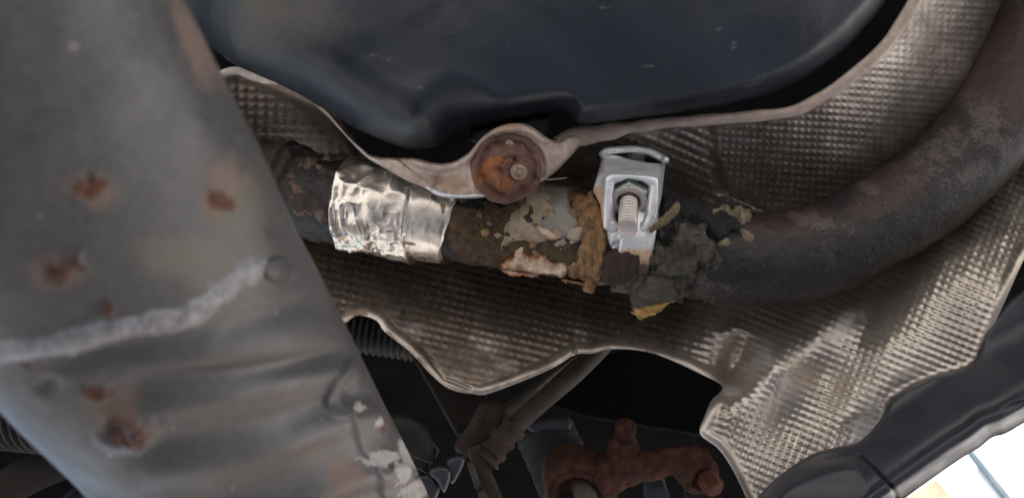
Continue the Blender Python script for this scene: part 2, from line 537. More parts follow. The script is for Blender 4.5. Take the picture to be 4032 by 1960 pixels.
# ------------------------------------------------------------------ setting: ground, car floor, house outside
g = 40.0
mesh('ground', [(-g, -g, 0), (g, -g, 0), (g, g, 0), (-g, g, 0)], [(0, 1, 2, 3)], M['concrete'], world_space=True)
bpy.data.objects['ground']['kind'] = 'structure'

def at_height(px, py, h):
    """world point where the ray through a photo pixel meets the level h metres above the camera"""
    r = P(px, py, 1.0) @ ROT.T
    return CAM + r * (h / r[2])
fl = [np.array(q) for q in ((-1.1, -1.2, .84), (1.7, -1.2, .84), (1.7, -0.5, .84))] + [at_height(px, py, 0.54) for px, py in ((5200, 900), (4032, 1560), (3400, 1925), (2600, 2380), (1500, 2460), (-1200, 2300))]
n = len(fl)
fv = np.vstack([fl, np.array(fl) + np.array([0, 0, 0.012])])
ff = [tuple(range(n))[::-1], tuple(range(n, 2 * n))] + [(i, (i + 1) % n, (i + 1) % n + n, i + n) for i in range(n)]
fo = mesh('car_floor', fv, ff, M['black_under'], world_space=True, smooth_=False)
tag(fo, kind='structure')

# house outside, seen through the gap past the sill
def wbox(c, ax, ay, az):
    """box from a corner c and three world edge vectors"""
    c, ax, ay, az = [np.asarray(q, float) for q in (c, ax, ay, az)]
    V = np.array([c, c + ax, c + ax + ay, c + ay, c + az, c + ax + az, c + ax + ay + az, c + ay + az])
    F = np.array([[0, 3, 2, 1], [4, 5, 6, 7], [0, 1, 5, 4], [1, 2, 6, 5], [2, 3, 7, 6], [3, 0, 4, 7]])
    return V, F
hd = np.array([0.668, 0.745, 0.0])
hs = np.array([0.745, -0.668, 0.0])
M['render_white'] = material('white_render', (0.8, 0.8, 0.79, 1), 0.85, var=0.05, vscale=4)
M['render_beige'] = material('beige_brick', S(184, 164, 138), 0.9, vscale=2.2, col2=S(124, 100, 84))
M['downpipe'] = material('teal_downpipe', S(44, 66, 76), 0.6, var=0.1, vscale=5)
def ray_wall(px, py, dist):
    r = P(px, py, 1.0) @ ROT.T
    return CAM + r * (dist / (r @ hd))
wl = ray_wall(3843, 1809, 5.2)
h0 = wl - hs * 3.2
h0[2] = 0
house = bpy.data.objects.new('house', None)
sc.collection.objects.link(house)
house.location = h0
ORIG['house'] = h0
tag(house, 'overexposed pale house outside, past the dark sill in the bottom right corner', 'house')
V, F = wbox(h0 + hs * 2.55, hs * 7, hd * 4, (0, 0, 7.5))
mesh('wall', V, F, M['render_white'], house, False, world_space=True)
V, F = wbox(h0 - hs * 3 - hd * 0.12, hs * 5.9, hd * 4, (0, 0, ray_wall(3800, 1815, 5.08)[2]))
mesh('brick_wing', V, F, M['render_beige'], house, False, world_space=True)
pb = wl - hd * 0.08
zz = np.linspace(0, wl[2], 12)
V, F = tube(np.stack([np.full(12, pb[0]), np.full(12, pb[1]), zz], 1), 0.03, 12)
mesh('downpipe', V, F, M['downpipe'], house, True, world_space=True)

# ------------------------------------------------------------------ fuel tank
tank_out = [(560, -260), (640, -60), (700, 40), (770, 130), (902, 241), (995, 287), (1135, 349), (1243, 411), (1321, 458), (1414, 512), (1515, 556), (1593, 582),
            (1663, 586), (1725, 574), (1787, 530), (1833, 499), (1911, 474), (2059, 452), (2140, 440), (2222, 436), (2262, 476), (2300, 489), (2408, 477), (2550, 460), (2700, 440),
            (2856, 414), (3013, 376), (3180, 300), (3310, 205), (3400, 115), (3490, 0), (3590, -200), (3500, -420), (2200, -480), (1000, -450)]
tank_base = tps([(600, -100, .400), (760, 60, .392), (900, 180, .372), (1300, 400, .362), (1620, 540, .358), (1850, 450, .362), (2200, 400, .366), (2600, 420, .366), (3000, 320, .366), (3400, 0, .366),
                 (1000, 0, .372), (1300, 100, .360), (1500, 300, .362), (2000, 200, .358), (2600, 150, .356), (3100, 50, .358), (2000, -300, .352), (3300, -300, .36), (1200, -300, .37), (800, -150, .395)])
def tank_d(x, y, s):
    d = tank_base(x, y)
    rr = 240 - 150 * smooth(x, 1750, 2000)
    q = np.clip(1 - s / rr, 0, 1)
    d = d + (0.052 - 0.022 * smooth(x, 1750, 2000)) * (1 - np.sqrt(np.clip(1 - q * q * 0.97, 0, 1)))
    d = d + 0.004 * smooth(line_d(x, y, [(1860, 470), (2250, 405)]), 24, 8) * smooth(x, 1800, 1900)
    return d + (fbm(x / 260, y / 260, 0, 5, 3) - 0.5) * 0.0022
V, F, x, y, s = sheet(tank_out, tank_d, 9, 0.03, 260)
nb = len(V) // 2
V[nb:, 0] = V[nb:, 0] * 0.9 + 0.1 * V[:nb, 0].mean()
V[nb:, 1] = V[nb:, 1] * 0.9 + 0.1 * V[:nb, 1].max()
scuff = blobs(x, y, [(1640, 350, 60, 20, 0), (1500, 230, 80, 25, 10), (2830, 115, 40, 18, 0), (2380, 30, 60, 15, 0), (2960, 335, 90, 22, -25), (3310, 90, 30, 10, 0), (2420, 470, 60, 10, -8), (2890, 180, 40, 30, 0), (2010, 180, 30, 12, 0), (2560, 260, 60, 20, 0)], 0.5, 26, 2) * 0.8
ground_sheen = smooth(x, 1700, 1000) * smooth(y, 420, 60) * smooth(x, 820, 1000)  # ground reflection painted on the upper left of the tank
tank = mesh('fuel_tank', V, F, M['tank'], attrs=dict(scuff=scuff, ground_sheen=ground_sheen))
tag(tank, 'smooth blue-black plastic fuel tank bulging down across the top', 'fuel tank')

# tank mounting block that drops behind the round rusty fastener
blk = [(1850, 500), (2000, 468), (2168, 440), (2166, 560), (2100, 600), (1900, 600), (1840, 560)]
V, F, x, y, s = sheet(blk, lambda x, y, s: .405 + 0 * x + 0.01 * (1 - smooth(s, 0, 18)), 8, 0.02, closed_curve=False)
mesh('mounting_block', V, F, M['tank'], tank, attrs=dict(scuff=0 * x, ground_sheen=0 * x))

# ------------------------------------------------------------------ heat shields
def dimple(x, y, ang, pu, pv, mu=1.0, mv=1.0):
    a = R_(ang)
    wob = (fbm(x / 420, y / 420, 0, 21, 2) - 0.5) * 14
    u = (x * math.cos(a) + y * math.sin(a) + wob) / pu
    v = (-x * math.sin(a) + y * math.cos(a) + wob) / pv
    cu, cv = np.cos(2 * math.pi * u), np.cos(2 * math.pi * v)
    return (0.5 + 0.5 * cu * mu) * (0.5 + 0.5 * cv * mv) * 2 - 0.7

# --- lower shield
low_out = [(1120, 800), (1500, 850), (2000, 925), (2500, 990), (3000, 1040), (3300, 980), (3600, 780), (3860, 480), (4000, 100), (4240, 100), (4240, 600), (4060, 960), (3906, 1300), (3885, 1353), (3853, 1436),
           (3764, 1480), (3669, 1505), (3527, 1582), (3500, 1646), (3474, 1711), (3391, 1779), (3289, 1800), (3200, 1850), (3100, 1930), (3050, 2040),
           (2975, 2040), (2937, 1951), (2882, 1841), (2828, 1765), (2757, 1706), (2775, 1640), (2804, 1575), (2846, 1522),
           (2743, 1464), (2605, 1402), (2502, 1378), (2399, 1375), (2330, 1392), (2262, 1397), (2186, 1443), (2076, 1492), (1918, 1550),
           (1857, 1549), (1799, 1540), (1746, 1516), (1679, 1455), (1612, 1383), (1516, 1307), (1478, 1260), (1406, 1242), (1334, 1271), (1230, 1150), (1150, 960)]
low_base = tps([(1130, 850, .50), (1500, 880, .51), (2000, 940, .505), (2500, 1000, .495), (3000, 1050, .49), (3300, 990, .485), (3600, 790, .48), (3900, 450, .466), (4100, 150, .468),
                (1200, 960, .486), (1600, 1030, .484), (2200, 1130, .476), (2700, 1210, .466), (3100, 1215, .456), (3400, 1130, .446), (3700, 920, .436), (4032, 650, .44),
                (1340, 1250, .446), (1500, 1250, .444), (1600, 1350, .436), (1700, 1200, .458), (1830, 1545, .420), (2000, 1500, .422), (2000, 1300, .444), (2260, 1390, .432), (2300, 1270, .446), (2450, 1370, .430), (2600, 1390, .428), (2800, 1490, .418),
                (2700, 1330, .436), (2850, 1300, .432), (2930, 1380, .436), (2880, 1470, .432), (3020, 1340, .424), (3050, 1440, .400), (2930, 1560, .399), (3250, 1250, .422), (3080, 1650, .412), (3240, 1480, .417), (3420, 1280, .416), (3600, 1100, .414),
                (3520, 1330, .396), (3420, 1500, .396), (3330, 1640, .398), (3700, 1160, .398), (3850, 1400, .386), (3880, 1250, .388), (4050, 950, .392), (3700, 1470, .388), (3500, 1620, .394), (3380, 1770, .406), (3270, 1720, .402), (3100, 1880, .398), (2960, 1960, .394), (2790, 1690, .396), (2850, 1620, .398)])
def low_d(x, y, s):
    d = low_base(x, y)
    w = smooth(x, 2780, 2960)                                   # left flank / right lobe
    dl = dimple(x, y, 13, 33, 29, 0.55, 1.0)
    dr = dimple(x, y, 22, 30, 27, 0.35, 1.0)
    dots = dimple(x, y, 22, 30, 27, 1.0, 1.0)
    wd = smooth(y - 0.25 * (x - 3000), 1540, 1700)
    dr = dr * (1 - wd) + dots * wd
    e = smooth(s, 18, 75 - 20 * w)
    # worn-flat areas: left belly and the middle of the right lobe
    flat = 1 - 0.75 * np.clip(blobs(x, y, [(1560, 1170, 260, 130, 30), (1850, 1420, 260, 110, 10), (3140, 1400, 230, 45, -38), (3370, 1250, 240, 60, -40), (3560, 1480, 160, 50, -30), (3400, 1680, 100, 90, 0), (2700, 1430, 190, 60, 25)], 0.3, 90, 8) * 1.3, 0, 1)
    amp = (0.00072 + 0.00010 * w) * (0.55 + 0.75 * fbm(x / 130, y / 130, 0, 61, 3))
    d = d - amp * e * flat * (dl * (1 - w) + dr * w)
    hem = np.clip(s / 42, 0, 1)
    d = d - 0.0016 * np.sin(hem * math.pi) * (1 - w) - 0.0008 * np.sin(hem * math.pi) * w
    d = d + 0.0032 * smooth(line_d(x, y, [(2925, 1350), (2900, 1420), (2862, 1530)]), 70, 2)     # folded crease between the two
    d = d + 0.0022 * smooth(line_d(x, y, [(2262, 1345), (2266, 1400)]), 12, 2)
    d = d + 0.0020 * smooth(line_d(x, y, [(1690, 1405), (1712, 1440), (1750, 1490), (1850, 1530)]), 12, 2)
    return d + (fbm(x / 150, y / 150, 0, 4, 3) - 0.5) * 0.004 * smooth(s, 0, 60)
V, F, x, y, s = sheet(low_out, low_d, 4.2, 0.0009, 420)
nrm = fbm(x / 160, y / 160, 0, 31, 4)
dirt = np.clip(0.95 - 0.95 * smooth(x + (nrm - .5) * 400, 2600, 2950) - 0.5 * (1 - smooth(s, 15, 60)) + (nrm - 0.5) * 0.8, 0, 1)
chalk = blobs(x, y, [(2990, 1420, 130, 60, -40), (3330, 1270, 160, 70, -40), (2880, 1540, 60, 60, 0), (3430, 1600, 80, 130, 10), (1640, 1300, 90, 40, 40), (2420, 1400, 60, 25, 0)], 0.5, 60, 5)
rusty = blobs(x, y, [(1400, 1230, 90, 25, 0), (1550, 1330, 130, 22, 42), (1650, 1420, 60, 25, 42), (1250, 1020, 80, 60, 0), (2560, 1390, 60, 20, 20)], 0.5, 40, 6)
low = mesh('lower_heat_shield', V, F, M['shield'], attrs=dict(dirt=dirt, chalk=chalk, rust=rusty))
tag(low, 'large dimpled brown heat shield curving below the exhaust pipe and widening to the right', 'heat shield')

# --- upper right shield with its pale hem
up_out = [(2040, 660), (2130, 700), (2225, 640), (2288, 560), (2374, 540), (2475, 512), (2619, 490), (2700, 484), (2856, 474), (3122, 446), (3209, 406), (3349, 316), (3482, 191), (3553, 82), (3620, -40), (3720, -260),
          (4240, -260), (4200, 60), (4060, 300), (3940, 520), (3760, 720), (3560, 900), (3300, 1010), (3050, 1050), (2700, 1000), (2400, 930), (2100, 860)]
up_base = tps([(2100, 720, .452), (2290, 570, .418), (2475, 512, .402), (2700, 484, .396), (2900, 468, .394), (3122, 446, .392), (3349, 316, .392), (3553, 82, .392), (3720, -200, .392),
               (2400, 700, .444), (2700, 640, .420), (2600, 740, .444), (2850, 560, .410), (2850, 740, .440), (3100, 620, .418), (3060, 850, .452), (3250, 700, .432), (3400, 520, .420), (3600, 300, .420), (3700, 60, .420), (3560, 560, .440),
               (2100, 860, .47), (2700, 1000, .475), (3050, 1050, .475), (3560, 900, .47), (3940, 520, .47), (4060, 300, .47), (4200, 0, .47)])
def up_d(x, y, s):
    d = up_base(x, y)
    w = smooth(x - 0.10 * (y - 500), 2770, 2850)
    ridge = dimple(x, y, 24, 30, 34, 0.30, 1.0)
    dots = dimple(x, y, 4, 27, 27, 0.9, 1.0)
    d = d - (0.0012 * ridge * (1 - w) + 0.00060 * dots * w) * smooth(s, 10, 40) * (1 - 0.5 * smooth(x + y * .4, 3450, 3750))
    d = d + 0.003 * smooth(line_d(x, y, [(2790, 500), (2800, 600), (2835, 745)]), 34, 4)
    d = d + 0.004 * smooth(line_d(x, y, [(2835, 745), (2900, 775), (3070, 850)]), 12, 2)
    return d + (fbm(x / 180, y / 180, 0, 14, 3) - 0.5) * 0.004
V, F, x, y, s = sheet(up_out, up_d, 4.2, 0.0009, 320)
nrm = fbm(x / 160, y / 160, 0, 33, 4)
dirt = np.clip(0.42 + (nrm - .5) * 0.9 + 0.25 * smooth(x, 2500, 2300), 0, 1)
rusty = blobs(x, y, [(2300, 640, 140, 60, 30), (2500, 800, 120, 60, 0)], 0.5, 40, 6)
chalk = blobs(x, y, [(2830, 570, 40, 90, 0), (2960, 560, 120, 40, 0)], 0.5, 60, 5) * 0.7
up = mesh('upper_heat_shield', V, F, M['shield'], attrs=dict(dirt=dirt, chalk=chalk, rust=rusty))
tag(up, 'dimpled brown heat shield between the tank and the bent exhaust pipe, with pale folded hem', 'heat shield')
# hem: a rolled bead along its upper edge
hem_pts = [(2205, 575, .400), (2245, 545, .398), (2300, 535, .397), (2380, 522, .396), (2475, 504, .395), (2619, 484, .393), (2700, 479, .391), (2856, 467, .389), (3000, 455, .388), (3122, 438, .387), (3209, 396, .387), (3349, 302, .387), (3482, 180, .387), (3553, 80, .387), (3620, -40, .387), (3720, -260, .387)]
hp = curve(hem_pts, 260)
HC = P(hp[:, 0], hp[:, 1], hp[:, 2])
hw = 0.0029 + 0.0022 * smooth(hp[:, 0], 2560, 2250) + 0.0004 * np.sin(hp[:, 0] / 19) * smooth(hp[:, 0], 2700, 2500) + 0.0002 * np.sin(hp[:, 0] / 31)
V, F = tube(HC, hw, 20)
V[:, 2] = -np.interp(np.arange(len(V)) // 20, np.arange(260), hp[:, 2]) + (V[:, 2] + np.interp(np.arange(len(V)) // 20, np.arange(260), hp[:, 2])) * 0.45
hx, hy = proj(V)
mesh('hem', V, F, M['rim'], up, attrs=dict(rust=0.35 * fbm(hx / 60, hy / 60, 0, 3), bare=0 * hx))

# --- upper left shield behind the axle beam
ul_out = [(800, 330), (850, 285), (930, 262), (1000, 285), (1140, 350), (1290, 430), (1400, 560), (1460, 720), (1300, 760), (1000, 720), (900, 600)]
ul_base = tps([(800, 330, .470), (930, 265, .466), (1290, 440, .452), (900, 600, .494), (1000, 720, .505), (1200, 570, .486), (1400, 600, .472), (1100, 450, .476), (1460, 720, .50)])
def ul_d(x, y, s):
    e = smooth(s, 25, 60)
    return ul_base(x, y) - 0.00060 * e * dimple(x, y, 3, 39, 33, 0.75, 0.9) - 0.0020 * np.sin(np.clip(s / 55, 0, 1) * math.pi)
V, F, x, y, s = sheet(ul_out, ul_d, 4.5, 0.0009, 200)
hemm = (1 - smooth(s, 20, 50)) * smooth(y, 360, 300)
ul = mesh('rear_heat_shield', V, F, M['shield'], attrs=dict(dirt=np.clip(1.6 - hemm * 2.0, 0, 2), chalk=hemm * 0.7, rust=0 * x))
tag(ul, 'small dark dimpled heat shield corner between the axle beam and the tank', 'heat shield')

# --- pale shaped flange around the rusty fastener
tab_out = [(1236, 408), (1262, 405), (1290, 432), (1330, 478), (1362, 522), (1400, 560), (1432, 588), (1468, 614), (1540, 622), (1600, 622), (1650, 626), (1698, 639), (1746, 644), (1794, 633), (1842, 604), (1867, 578), (1899, 540), (1937, 512), (1985, 492), (2033, 485),
           (2075, 491), (2113, 511), (2145, 536), (2177, 553), (2209, 553), (2222, 540), (2262, 532), (2300, 545), (2288, 567), (2252, 611), (2225, 640), (2193, 672), (2148, 706), (2129, 718), (2066, 752), (1990, 776), (1920, 776),
           (1850, 782), (1776, 779), (1719, 768), (1668, 738), (1597, 709), (1503, 656), (1445, 622), (1396, 575), (1345, 520), (1296, 468)]
tab_base = tps([(1250, 410, .428), (1362, 530, .415), (1470, 630, .402), (1600, 670, .392), (1750, 700, .384), (1850, 700, .378), (2000, 640, .374), (2100, 600, .376), (2200, 600, .384), (2290, 550, .396), (2000, 500, .372), (1920, 770, .382), (1776, 775, .388), (2130, 715, .388)])
def tab_d(x, y, s):
    d = tab_base(x, y)
    top = [(1650, 626), (1698, 639), (1746, 644), (1794, 633), (1842, 604), (1867, 578), (1899, 540), (1937, 512), (1985, 492), (2033, 485), (2075, 491), (2113, 511), (2145, 536)]
    lt = line_d(x, y, top)
    d = d - 0.0020 * np.sqrt(np.clip(1 - ((lt - 16) / 18) ** 2, 0, 1))                  # rolled lip
    r = np.hypot((x - 2003) / 146, (y - 660) / 140)
    d = d + 0.0032 * smooth(r, 1.06, 0.9)                                              # seat of the fastener
    sx, sy = poly_sd(x, y, np.array([(1700, 690), (1760, 662), (1850, 655), (1868, 700), (1858, 755), (1780, 742), (1715, 735)]))[0], 0
    d = d + 0.0022 * smooth(sx, -8, 22)                                                # pressed pocket
    d = d - 0.0016 * np.sqrt(np.clip(1 - ((line_d(x, y, [(1540, 625), (1620, 690), (1690, 740)]) - 0) / 16) ** 2, 0, 1))
    q = np.clip(1 - s / 12, 0, 1)
    d = d + 0.0022 * q * q
    return d + (fbm(x / 30, y / 30, 0, 44, 3) - 0.5) * 0.0010
V, F, x, y, s = sheet(tab_out, tab_d, 3.5, 0.0012, 400)
rusty = np.clip(0.22 + blobs(x, y, [(1780, 720, 90, 40, 0), (2000, 490, 100, 40, 0), (1870, 560, 60, 60, 0)], 0.4, 40, 3) * 0.6, 0, 1)
bare = smooth(line_d(x, y, [(1680, 745), (1730, 768), (1800, 780), (1920, 774)]), 18, 5) + smooth(line_d(x, y, [(1396, 572), (1445, 612), (1500, 645)]), 12, 4) * 0.6  # highlights painted along the lower and left rims of the flange
tab = mesh('shield_flange', V, F, M['rim'], low, attrs=dict(rust=rusty, bare=bare)) if False else mesh('shield_flange', V, F, M['rim'], up, attrs=dict(rust=rusty, bare=bare))

# --- round rusty push-on fastener
fc = P(1998, 660, .377)
fax = np.array([0.20, -0.16, 1.0])
u = K * .377
prof = [(-0.004, 60 * u), (-0.004, 136 * u), (-0.0018, 143 * u), (0.0002, 141 * u), (0.0012, 134 * u), (0.0014, 118 * u), (0.0004, 108 * u), (0.0008, 96 * u), (0.0035, 80 * u), (0.0062, 64 * u), (0.0072, 52 * u), (0.0070, 44 * u), (0.0062, 38 * u), (0.0066, 30 * u), (0.0066, 0.0001)]
def dens(pr, k=4):
    t = np.linspace(0, len(pr) - 1, (len(pr) - 1) * k + 1)
    a = np.array(pr)
    return list(zip(np.interp(t, np.arange(len(pr)), a[:, 0]), np.interp(t, np.arange(len(pr)), a[:, 1])))
V, F = lathe(fc, fax, dens(prof), 96)
x, y = proj(V)
nz = fbm(x / 26, y / 26, 0, 8, 4) - 0.5
V[:, 2] += nz * 0.0034
V[:, :2] += (np.stack([fbm(x / 60, y / 60, 0, 18, 2), fbm(x / 60, y / 60, 5, 19, 2)], 1) - .5) * 0.0024
fast = empty('push_nut', fc, 'round rusty push nut on the pale shield flange below the tank', 'fastener')
org = blobs(x, y, [(1925, 690, 90, 70, 10), (1985, 720, 60, 40, 0), (1960, 640, 40, 30, 0)], 0.5, 40, 4)
mesh('washer', V, F, M['fastener'], fast, attrs=dict(orange=org, grey=0 * x))
V, F = lathe(P(2040, 676, .3705), fax, dens([(-0.003, 30 * u), (0.001, 31 * u), (0.0045, 29 * u), (0.0058, 24 * u), (0.0062, 12 * u), (0.0062, 0.0001)], 3), 40)
x, y = proj(V)
mesh('stud', V, F, M['fastener'], fast, attrs=dict(orange=0.3 + 0 * x, grey=0.7 + 0 * x))

# ------------------------------------------------------------------ exhaust pipe
ax_pts = [(640, 668, .470), (900, 715, .463), (1150, 755, .452), (1330, 785, .444), (1700, 843, .432), (2150, 903, .422), (2500, 956, .416), (2800, 1003, .414), (3020, 1022, .414), (3240, 978, .416), (3490, 858, .420), (3700, 712, .426), (3890, 508, .432), (4030, 280, .440), (4110, 52, .446), (4170, -220, .452)]
ap = curve(ax_pts, 700)
AC = P(ap[:, 0], ap[:, 1], ap[:, 2])
arc = np.concatenate([[0], np.cumsum(np.linalg.norm(np.diff(AC, axis=0), axis=1))])
PR = 0.0243
def pipe_disp(i, a):
    px = ap[i.astype(int), 0]
    n = fbm(px / 70, np.cos(a) * 2.0 + 5, np.sin(a) * 2.0 + 5, 9, 5) - 0.5
    m = smooth(px, 2620, 2400) * smooth(px, 1720, 1820)
    n2 = fbm(px / 26, np.cos(a) * 6 + 5, np.sin(a) * 6 + 5, 15, 4) - 0.5
    return n * 0.0012 * (1 + 2.0 * m) + n2 * 0.0018 * m + n2 * 0.0006
PV, PF = tube(AC, PR, 160, True, pipe_disp)
x, y = proj(PV)
sv, sf = tube(AC[::3], PR + 0.0004, 96, True)
PB = bvh_of(sv, sf)
brown = np.clip(blobs(x, y, [(1900, 920, 230, 230, 0), (2250, 1040, 250, 110, 10), (2150, 760, 200, 80, 0)], 0.3, 80, 4) * 1.1, 0, 1)
rusty = blobs(x, y, [(2020, 1030, 130, 60, 10), (1800, 815, 40, 30, 0), (2080, 800, 110, 50, 0), (2450, 1090, 100, 80, 0), (1960, 760, 100, 40, 0), (2030, 880, 60, 50, 0)], 0.6, 40, 5)
soot = np.clip(blobs(x, y, [(2690, 830, 150, 150, 20), (2800, 900, 170, 90, 20), (2620, 1000, 120, 130, 0), (1880, 800, 150, 40, 0)], 0.4, 60, 6) * 1.3, 0, 1)
purple = np.clip(blobs(x, y, [(3080, 880, 260, 90, -10), (3500, 740, 260, 140, -35), (3960, 250, 260, 450, -20), (2900, 880, 150, 60, 10)], 0.4, 90, 7) * 1.2, 0, 1)
pale = blobs(x, y, [(3680, 600, 180, 90, -40), (3880, 480, 90, 150, -30), (3200, 870, 160, 40, 15), (3420, 740, 90, 30, 20), (3800, 700, 120, 50, -40), (2750, 1110, 200, 30, 10)], 0.6, 40, 8) * 0.9
pipe = mesh('exhaust_pipe', PV, PF, M['pipe'], attrs=dict(brown=brown, rust=rusty, soot=soot, purple=purple, pale=pale))
tag(pipe, 'dark exhaust pipe running across the middle and bending up to the right', 'exhaust pipe')

# rusty sleeve at the left end of the pipe
k0, k1 = np.searchsorted(ap[:, 0], 950), np.searchsorted(ap[:, 0], 1390)
SC = AC[k0:k1:2]
spx = ap[k0:k1:2, 0]
def sl_disp(i, a):
    px = spx[i.astype(int)]
    step = 0.0030 * smooth(px, 1160, 1140) + 0.0022 * smooth(np.abs(px - 1170), 40, 20)
    return step + (fbm(px / 45, np.cos(a) * 3 + 4, np.sin(a) * 3 + 4, 19, 5) - 0.5) * 0.0065
V, F = tube(SC, PR * 1.005, 96, True, sl_disp)
x, y = proj(V)
mesh('joint_sleeve', V, F, M['sleeve'], pipe, attrs=dict(rust=blobs(x, y, [(1230, 660, 110, 60, -30), (1160, 730, 40, 60, 0), (1200, 860, 140, 60, 0)], 0.6, 30, 3)))

# ------------------------------------------------------------------ foil wraps
def foil_wrap(name, x0, x1, slant, lift, crump, seed, label):
    ks = np.linspace(np.searchsorted(ap[:, 0], x0), np.searchsorted(ap[:, 0], x1), 150)
    C = np.stack([np.interp(ks, np.arange(700), AC[:, c]) for c in range(3)], 1)
    n, seg = 150, 220
    T, N, B = frames(C)
    a = np.linspace(0, 2 * math.pi, seg, endpoint=False)
    I, A = np.meshgrid(np.arange(n), a, indexing='ij')
    cx, cy = np.cos(A), np.sin(A)
    ln_ = np.linalg.norm(C[-1] - C[0]) / (n - 1.0)
    def q3(L_, k):
        return I * ln_ / L_ + k, cx * PR / L_ + 20 + k, cy * PR / L_ + 20 - k
    w1 = (vnoise(*q3(0.018, 3), seed + 5) - .5) * 0.9
    def rdg(L_, k):
        a_, b_, c_ = q3(L_, k)
        return np.abs(2 * vnoise(a_ + w1, b_ - w1, c_ + w1, seed + int(k)) - 1)
    amp = 0.3 + 0.7 * smooth(vnoise(*q3(0.022, 7), seed + 8), 0.35, 0.6)
    rad = PR + lift + crump * amp * ((0.5 - rdg(0.013, 1)) * 1.6 + (0.5 - rdg(0.007, 4)) * 0.7 + (0.5 - rdg(0.0038, 6)) * 0.34)
    edge = np.minimum(I, n - 1 - I) / (n - 1.0)
    rad = PR + 0.0004 + (rad - PR) * smooth(edge, -0.01, 0.06)
    # skewed ends: shift stations along the axis with angle
    sh = slant * (np.cos(A) * 0 + np.sin(A)) * (I / (n - 1.0))
    sh = sh + 0.0006 * (fbm(cx * 4, cy * 4, I * 0 + seed, 3, 3) - .5) * 4 * (edge < 0.02)
    V = C[:, None] + rad[..., None] * (cx[..., None] * N[:, None] + cy[..., None] * B[:, None]) + sh[..., None] * T[:, None]
    V = V.reshape(-1, 3)
    i, j = np.meshgrid(np.arange(n - 1), np.arange(seg), indexing='ij')
    i, j = i.ravel(), j.ravel()
    j2 = (j + 1) % seg
    F = np.stack([i * seg + j, i * seg + j2, (i + 1) * seg + j2, (i + 1) * seg + j], 1)
    x, y = proj(V)
    dull = blobs(x, y, [(1450, 690, 170, 70, 15), (1390, 900, 90, 40, 15), (1650, 760, 90, 50, 0)], 0.3, 50, 4)
    ru = blobs(x, y, [(1322, 880, 14, 50, 0), (1745, 820, 14, 40, 0), (1620, 960, 60, 14, 10)], 0.6, 20, 4)
    o = mesh(name, V, F, M['foil'], attrs=dict(dull=dull, rust=ru))
    return tag(o, label, 'foil')
foil_wrap('foil_wrap', 1375, 1665, 0.0, 0.0022, 0.0024, 12, 'crumpled bright silver foil wrapped round the pipe at left')
foil_wrap('foil_wrap', 1625, 1815, -0.006, 0.0010, 0.0007, 40, 'smoother silver foil band beside the rusted bare pipe section')

# ------------------------------------------------------------------ sealant, tape and bandage on the pipe
def z4(pts): return [(a / 2.087 + 1950, b / 2.087 + 700) for a, b in pts]
def z5(pts): return [(a / 2.086 + 2500, b / 2.086 + 700) for a, b in pts]
def stick(name, outline, m, thick, label, cat, **kw):
    V, F, x, y, s = patch(outline, PB, thick, **kw)
    at = {}
    if m == 'paste_cream': at['rust'] = np.clip(0.55 - s / 40, 0, 1)
    if m == 'bandage': at['yellow'] = smooth(y, 1205, 1230) * smooth(x, 2660, 2560)
    return tag(mesh(name, V, F, M[m], attrs=at), label, cat)
stick('tape_patch', z4([(390, 40), (520, 75), (640, 92), (606, 150), (615, 260), (665, 335), (706, 350), (640, 430), (590, 480), (510, 490), (430, 440), (345, 395), (400, 330), (470, 300), (430, 200), (405, 110)]), 'tape_grey', 0.0007,
      'smooth grey tape patch on the pipe between the fastener and the clamp', 'tape', step=4, edge=10, rough=14, rsc=30, seed=2, lump=0.0016, lsc=50)
stick('sealant_smear', z4([(60, 400), (150, 320), (240, 230), (230, 120), (330, 70), (410, 60), (450, 170), (460, 280), (380, 370), (420, 470), (300, 520), (160, 510), (60, 580), (50, 480)]), 'paste_beige', 0.0006,
      'thin beige sealant smear left of the grey tape patch', 'sealant', step=4, edge=16, rough=24, rsc=34, seed=5, lump=0.0016, lsc=34)
stick('sealant_blob', z4([(340, 395), (420, 415), (480, 455), (540, 480), (490, 503), (400, 478), (352, 430)]), 'paste_cream', 0.0014,
      'small cream sealant blob along the lower edge of the grey tape', 'sealant', step=4, edge=9, rough=5, rsc=16, seed=7, lump=0.0008, lsc=25)
stick('sealant_blob', z4([(600, 430), (650, 405), (722, 410), (715, 470), (690, 520), (650, 532), (610, 505), (585, 480)]), 'paste_beige', 0.0016,
      'pale oval sealant blob beside the brown drips', 'sealant', step=4, edge=10, rough=6, rsc=18, seed=8, lump=0.001, lsc=30)
stick('sealant_crust', z4([(50, 735), (110, 690), (160, 650), (165, 600), (205, 560), (245, 575), (235, 640), (290, 665), (380, 650), (430, 690), (500, 712), (575, 708), (572, 800), (420, 775), (300, 790), (210, 770), (130, 785)]), 'paste_cream', 0.0022,
      'flaky cream white sealant crust on the underside of the pipe', 'sealant', step=4, edge=12, rough=14, rsc=24, seed=11, lump=0.0026, lsc=40, ridge=True)
stick('sealant_drip', z4([(650, 180), (700, 150), (770, 110), (812, 110), (850, 200), (905, 300), (912, 420), (925, 520), (900, 640), (880, 800), (860, 850), (805, 862), (640, 840), (565, 800), (590, 720), (660, 690), (690, 600), (715, 500), (705, 400), (680, 300)]), 'paste_brown', 0.0016,
      'rusty brown sealant run down the pipe left of the clamp', 'sealant', step=4, edge=14, rough=22, rsc=30, seed=13, lump=0.0070, lsc=24, sty=0.3)
stick('soot_crust', z5([(230, 90), (330, 60), (430, 110), (560, 200), (640, 300), (800, 350), (860, 420), (760, 480), (660, 500), (560, 380), (430, 380), (330, 340), (250, 300), (190, 200)]), 'soot', 0.0026,
      'black soot crust on top of the pipe right of the clamp', 'crust', step=4, edge=14, rough=40, rsc=40, seed=37, lump=0.0035, lsc=44, ridge=True)
